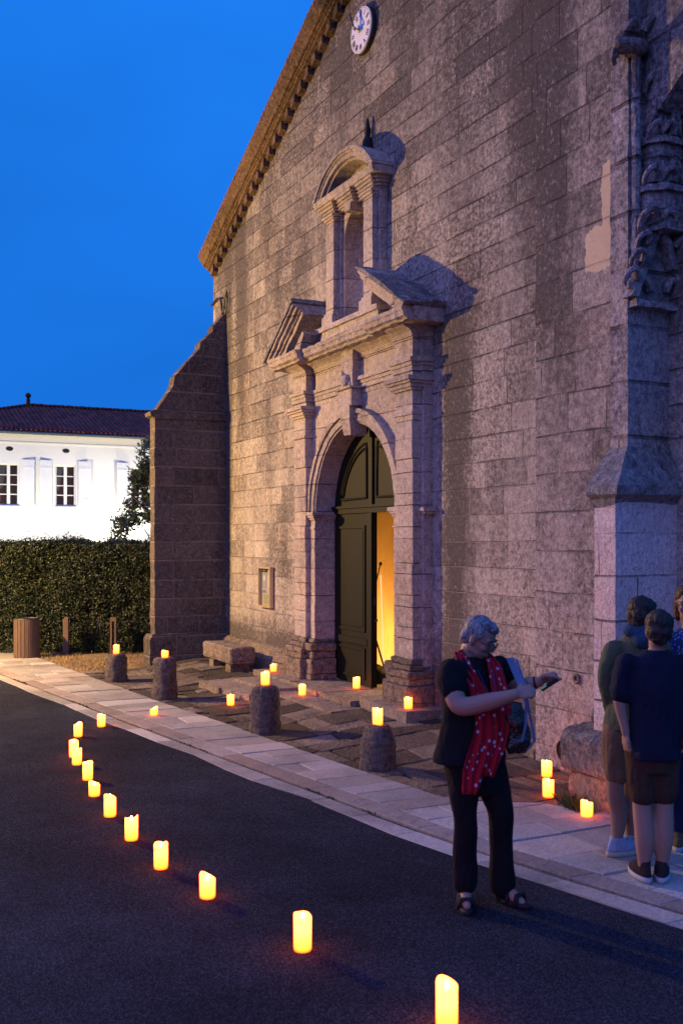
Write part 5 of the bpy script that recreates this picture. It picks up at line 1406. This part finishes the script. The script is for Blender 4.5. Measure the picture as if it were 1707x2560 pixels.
def standing(loc, label, skin, hc, hyaw, hpitch, hs, A, sh, hips, arms, legs, hair, top, bottom, shoes, glass=None, sleeves=1, hoodc=None, bott_r=(.09, .078), bott_z=None, sleeve_r=(.07, .068), collar=0., shirt_fold=.012, ht=1.0, hem=None, front=False, hair_long=False):
    """sh: (z, half width), hips: (z, half width); arms: list of (points, radii, hand or None); legs: list of joints"""
    cx, cy = sh[2], sh[3]
    b = bmesh.new(); hm, C = head(b, hc, hyaw, hpitch, hs)
    limb(b, [(hc[0]-.01, hc[1]+.012, hc[2]-.05), (cx*.5+hc[0]*.5, cy, (hc[2]-.12)), (cx, cy, sh[0]-.02)], [.050, .050, .07])
    loft(b, [(cx, cy, sh[0], sh[1]*.55, .06, A), (cx, cy, sh[0]-.05, sh[1]*.86, .075, A), (cx, cy, sh[0]-.2, sh[1]*.8, .09, A), (cx, cy, hips[0]+.12, hips[1]*.85, .09, A), (hips[2], cy, hips[0], hips[1]*.92, .10, A), (hips[2], cy, hips[0]-.12, hips[1]*.8, .09, A)])
    for pts, rs, hd in arms:
        limb(b, pts, rs)
        if hd: hand(b, pts[-1], *hd)
    for L in legs:
        limb(b, L['p'], L['r']); an = Vector(L['p'][-1]); toe = Vector(L['toe']); limb(b, [an, an.lerp(toe, .5)-Vector((0, 0, .02)), toe], [.035, .033, .025])
    o = remesh('person', b, skin, None, .0075, 3); o.location = loc; tag(o, label, 'person')
    if front: face_bits(o, hm, C, hs)
    if glass: glasses(o, hm, C, hs, glass)
    b = bmesh.new()
    def e(p, r): ell(b, C+hm @ (Vector(p)*hs), [x*hs for x in r], hm, 18, 12)
    e((-.022, 0, .048), (.094, .083, .084)); e((-.040, 0, .004), (.072, .078, .080))
    if hair_long: e((-.03, .062, -.03), (.055, .028, .085)); e((-.03, -.062, -.03), (.055, .028, .085)); e((.03, .0, .10), (.062, .06, .03)); e((-.06, 0, -.04), (.04, .07, .07))
    else: e((-.058, 0, -.035), (.040, .056, .050)); e((.02, 0, .088), (.07, .062, .036))
    remesh('hair', b, hair, o, .007, 2, lambda p: noise.noise_vector(p*34)*.007+noise.noise_vector(p*80)*.0035)
    b = bmesh.new()
    hz = hem if hem else hips[0]-.02
    loft(b, [(cx, cy, sh[0]+.03+collar, .078, .07, A), (cx, cy, sh[0]+.01, sh[1]*.62, .08, A), (cx, cy, sh[0]-.045, sh[1]*.97, .10, A), (cx, cy, sh[0]-.17, sh[1]*1.0, .118, A), (cx, cy, (sh[0]+hz)/2, sh[1]*.96, .125, A), (hips[2], cy, hz+.08, hips[1]*1.08, .135, A), (hips[2], cy, hz, hips[1]*1.14, .14, A)], 28)
    for pts, rs, hd in arms:
        P0, P1 = Vector(pts[0]), Vector(pts[1])
        if sleeves == 1: limb(b, [P0, P0.lerp(P1, .45), P0.lerp(P1, .88)], [max(sleeve_r[0]*.95, rs[0]+.014), sleeve_r[0], sleeve_r[1]*1.08])
        else: limb(b, pts, [r_+.010 for r_ in rs])
    tp_ = remesh('top', b, top, o, .010, 4, folds(shirt_fold, 9, .45))
    if hoodc:
        b = bmesh.new(); ell(b, (cx-.005, cy-.055, sh[0]+.055), (.105, .07, .062)); ell(b, (cx-.0, cy-.09, sh[0]+.0), (.075, .05, .06)); remesh('hood', b, hoodc, o, .010, 3, folds(.012, 14))
    b = bmesh.new()
    loft(b, [(hips[2], cy, hips[0]+.08, hips[1]*.95, .11, A), (hips[2], cy, hips[0]-.06, hips[1]*1.02, .125, A), (hips[2], cy, hips[0]-.16, hips[1]*.9, .11, A)], 24)
    for L in legs:
        P = [Vector(p) for p in L['p']]
        if bott_z:
            t = (P[0].z-bott_z)/(P[0].z-P[1].z); E1 = P[0].lerp(P[1], t) if t <= 1 else P[1].lerp(P[2], (P[1].z-bott_z)/(P[1].z-P[2].z))
            limb(b, [P[0]-Vector((0, 0, .02)), P[0].lerp(E1, .5), E1], [bott_r[0]+.01, bott_r[0], bott_r[1]])
        else: limb(b, P, [r_+.020 for r_ in L['r']])
    remesh('bottoms', b, bottom, o, .010, 3, folds(.010, 10, .5))
    for L in legs:
        an = Vector(L['p'][-1]); toe = Vector(L['toe']); d = Vector((toe.x-an.x, toe.y-an.y, 0)).normalized(); a = math.atan2(d.y, d.x); mid = Vector((an.x, an.y, 0)).lerp(Vector((toe.x, toe.y, 0)), .42)
        b = bmesh.new(); loft(b, [(mid.x, mid.y, .028, .128, .044, a), (mid.x, mid.y, .055, .122, .044, a), (mid.x-d.x*.02, mid.y-d.y*.02, .080, .095, .040, a), (mid.x-d.x*.05, mid.y-d.y*.05, .105, .055, .036, a), (an.x, an.y, .12, .044, .040, a)], 22)
        s_ = obj('shoe', b, shoes[0], o, True)
        b = bmesh.new(); loft(b, [(mid.x, mid.y, .0, .128, .044, a), (mid.x, mid.y, .014, .134, .049, a), (mid.x, mid.y, .034, .131, .047, a)], 22); obj('sole', b, shoes[1], s_, True)
        if shoes[2]:
            b = bmesh.new(); P = [Vector(p) for p in L['p']]; zt = shoes[2][1]
            q = P[1].lerp(P[2], (P[1].z-zt)/(P[1].z-P[2].z)); limb(b, [q, q.lerp(P[2], .55), P[2]+Vector((0, 0, .0))], [shoes[2][2], .041, .040]); obj('sock', b, shoes[2][0], o, True)
    return o
m_navy = cloth('navy_tshirt', (.010, .013, .030), .25, 8); m_brownshort = cloth('brown_shorts', (.055, .030, .020), .3, 9)
m_darkhair = hairmat('dark_brown_hair', (.008, .006, .006), (.035, .022, .016)); m_brownhair = hairmat('brown_hair', (.018, .010, .007), (.07, .035, .02))
m_olive = cloth('olive_jacket', (.085, .10, .055), .3, 6); m_bluehood = cloth('blue_hood', (.03, .065, .11), .3, 9)
m_sole = simple('pale_sole', (.35, .36, .38), .7); m_shoeD = cloth('dark_trainer', (.030, .022, .022), .4, 30); m_shoeW = cloth('white_blue_trainer', (.28, .34, .44), .3, 25)
# boy seen from behind, in a navy T-shirt
standing((1.82, 5.93, .015), 'boy seen from behind in a loose navy T-shirt, brown shorts and dark socks', m_skin, (.030, -.01, 1.452), R(72), R(-8), .98, R(0), (1.315, .160, .012, 0), (.80, .138, -.002),
  [([(-.160, 0, 1.27), (-.196, .01, 1.07), (-.168, -.02, .865)], [.046, .040, .026], ((.05, 0, -1), (1, .2, 0), -1, .35)), ([(.180, 0, 1.27), (.210, .02, 1.07), (.180, -.05, .885)], [.046, .040, .026], ((-.05, .1, -1), (-1, .2, 0), 1, .35))],
  [dict(p=[(-.070, .0, .78), (-.070, .0, .46), (-.060, -.02, .26), (-.058, .0, .075)], r=[.085, .056, .058, .036], toe=(-.075, .13, .03)), dict(p=[(.062, .0, .78), (.058, .0, .46), (.050, -.02, .26), (.046, .0, .075)], r=[.085, .056, .058, .036], toe=(.085, .12, .03))],
  m_darkhair, m_navy, m_brownshort, (m_shoeD, m_sole, (cloth('black_sock', (.008, .008, .010), .2, 30), .235, .05)), bott_z=.51, bott_r=(.088, .084), hem=.715, sleeve_r=(.062, .066), shirt_fold=.022)
# man behind, jacket with hood
standing((1.83, 6.38, .015), 'man in an olive jacket with blue hood, half hidden behind the boy', m_skin2, (.050, -.03, 1.503), R(40), R(-12), 1.0, R(-15), (1.365, .168, .035, 0), (.84, .14, -.02),
  [([(-.125, -.01, 1.30), (-.175, -.01, 1.12), (-.125, .06, .92)], [.050, .045, .032], ((.1, .3, -1), (1, 0, 0), 1, .5)), ([(.185, .02, 1.30), (.215, .05, 1.10), (.17, .12, .92)], [.050, .045, .032], ((0, .3, -1), (-1, 0, 0), -1, .5))],
  [dict(p=[(-.095, .0, .80), (-.120, -.02, .44), (-.090, .01, .27), (-.105, .0, .08)], r=[.088, .056, .056, .036], toe=(.02, .05, .03)), dict(p=[(.045, .04, .80), (.0, .05, .44), (.01, .06, .27), (.0, .06, .08)], r=[.088, .056, .056, .036], toe=(.13, .10, .03))],
  m_darkhair, m_olive, cloth('tan_shorts', (.16, .10, .055), .2, 8), (m_shoeW, simple('cream_sole', (.40, .36, .26), .7), None), sleeves=2, hoodc=m_bluehood, bott_z=.52, bott_r=(.092, .08), hem=.80, collar=.02, shirt_fold=.018)
# woman with glasses at the right edge
k = M('dotted_blue_blouse', .8, .2); f_ = k.mr(k.vor(60, rnd=.9), .25, .38, 1, 0); k.col(k.mix(f_, (.015, .035, .12), (.22, .32, .55))); k.bump(k.noise(16, 4), .02); m_dots = k.end()
standing((2.30, 6.60, .015), 'brown-haired woman with glasses and dotted blue blouse at the right edge, facing the camera', m_skin, (-.060, -.02, 1.565), R(-105), R(-8), 1.0, R(0), (1.385, .165, -.03, 0), (.90, .155, -.03),
  [([(-.175, 0, 1.34), (-.205, -.03, 1.17), (-.13, -.17, 1.20)], [.046, .040, .027], ((.5, -.3, .7), (.6, .5, 0), -1, .5)), ([(.13, 0, 1.34), (.17, -.04, 1.15), (.03, -.17, 1.17)], [.046, .040, .027], ((-.5, -.3, .4), (0, .6, .6), 1, .5))],
  [dict(p=[(-.11, .0, .86), (-.115, -.0, .48), (-.115, .02, .28), (-.115, .0, .09)], r=[.088, .058, .054, .038], toe=(-.15, -.10, .03)), dict(p=[(.04, .0, .86), (.045, -.0, .48), (.045, .02, .28), (.045, .0, .09)], r=[.088, .058, .054, .038], toe=(.06, -.11, .03))],
  m_brownhair, m_dots, cloth('dark_blue_trousers', (.010, .018, .05), .3, 8), (cloth('tan_shoe', (.10, .07, .035), .3, 20), m_sole, None), glass=(.03, .025, .03), hem=.83, front=True, hair_long=True, sleeve_r=(.062, .060))
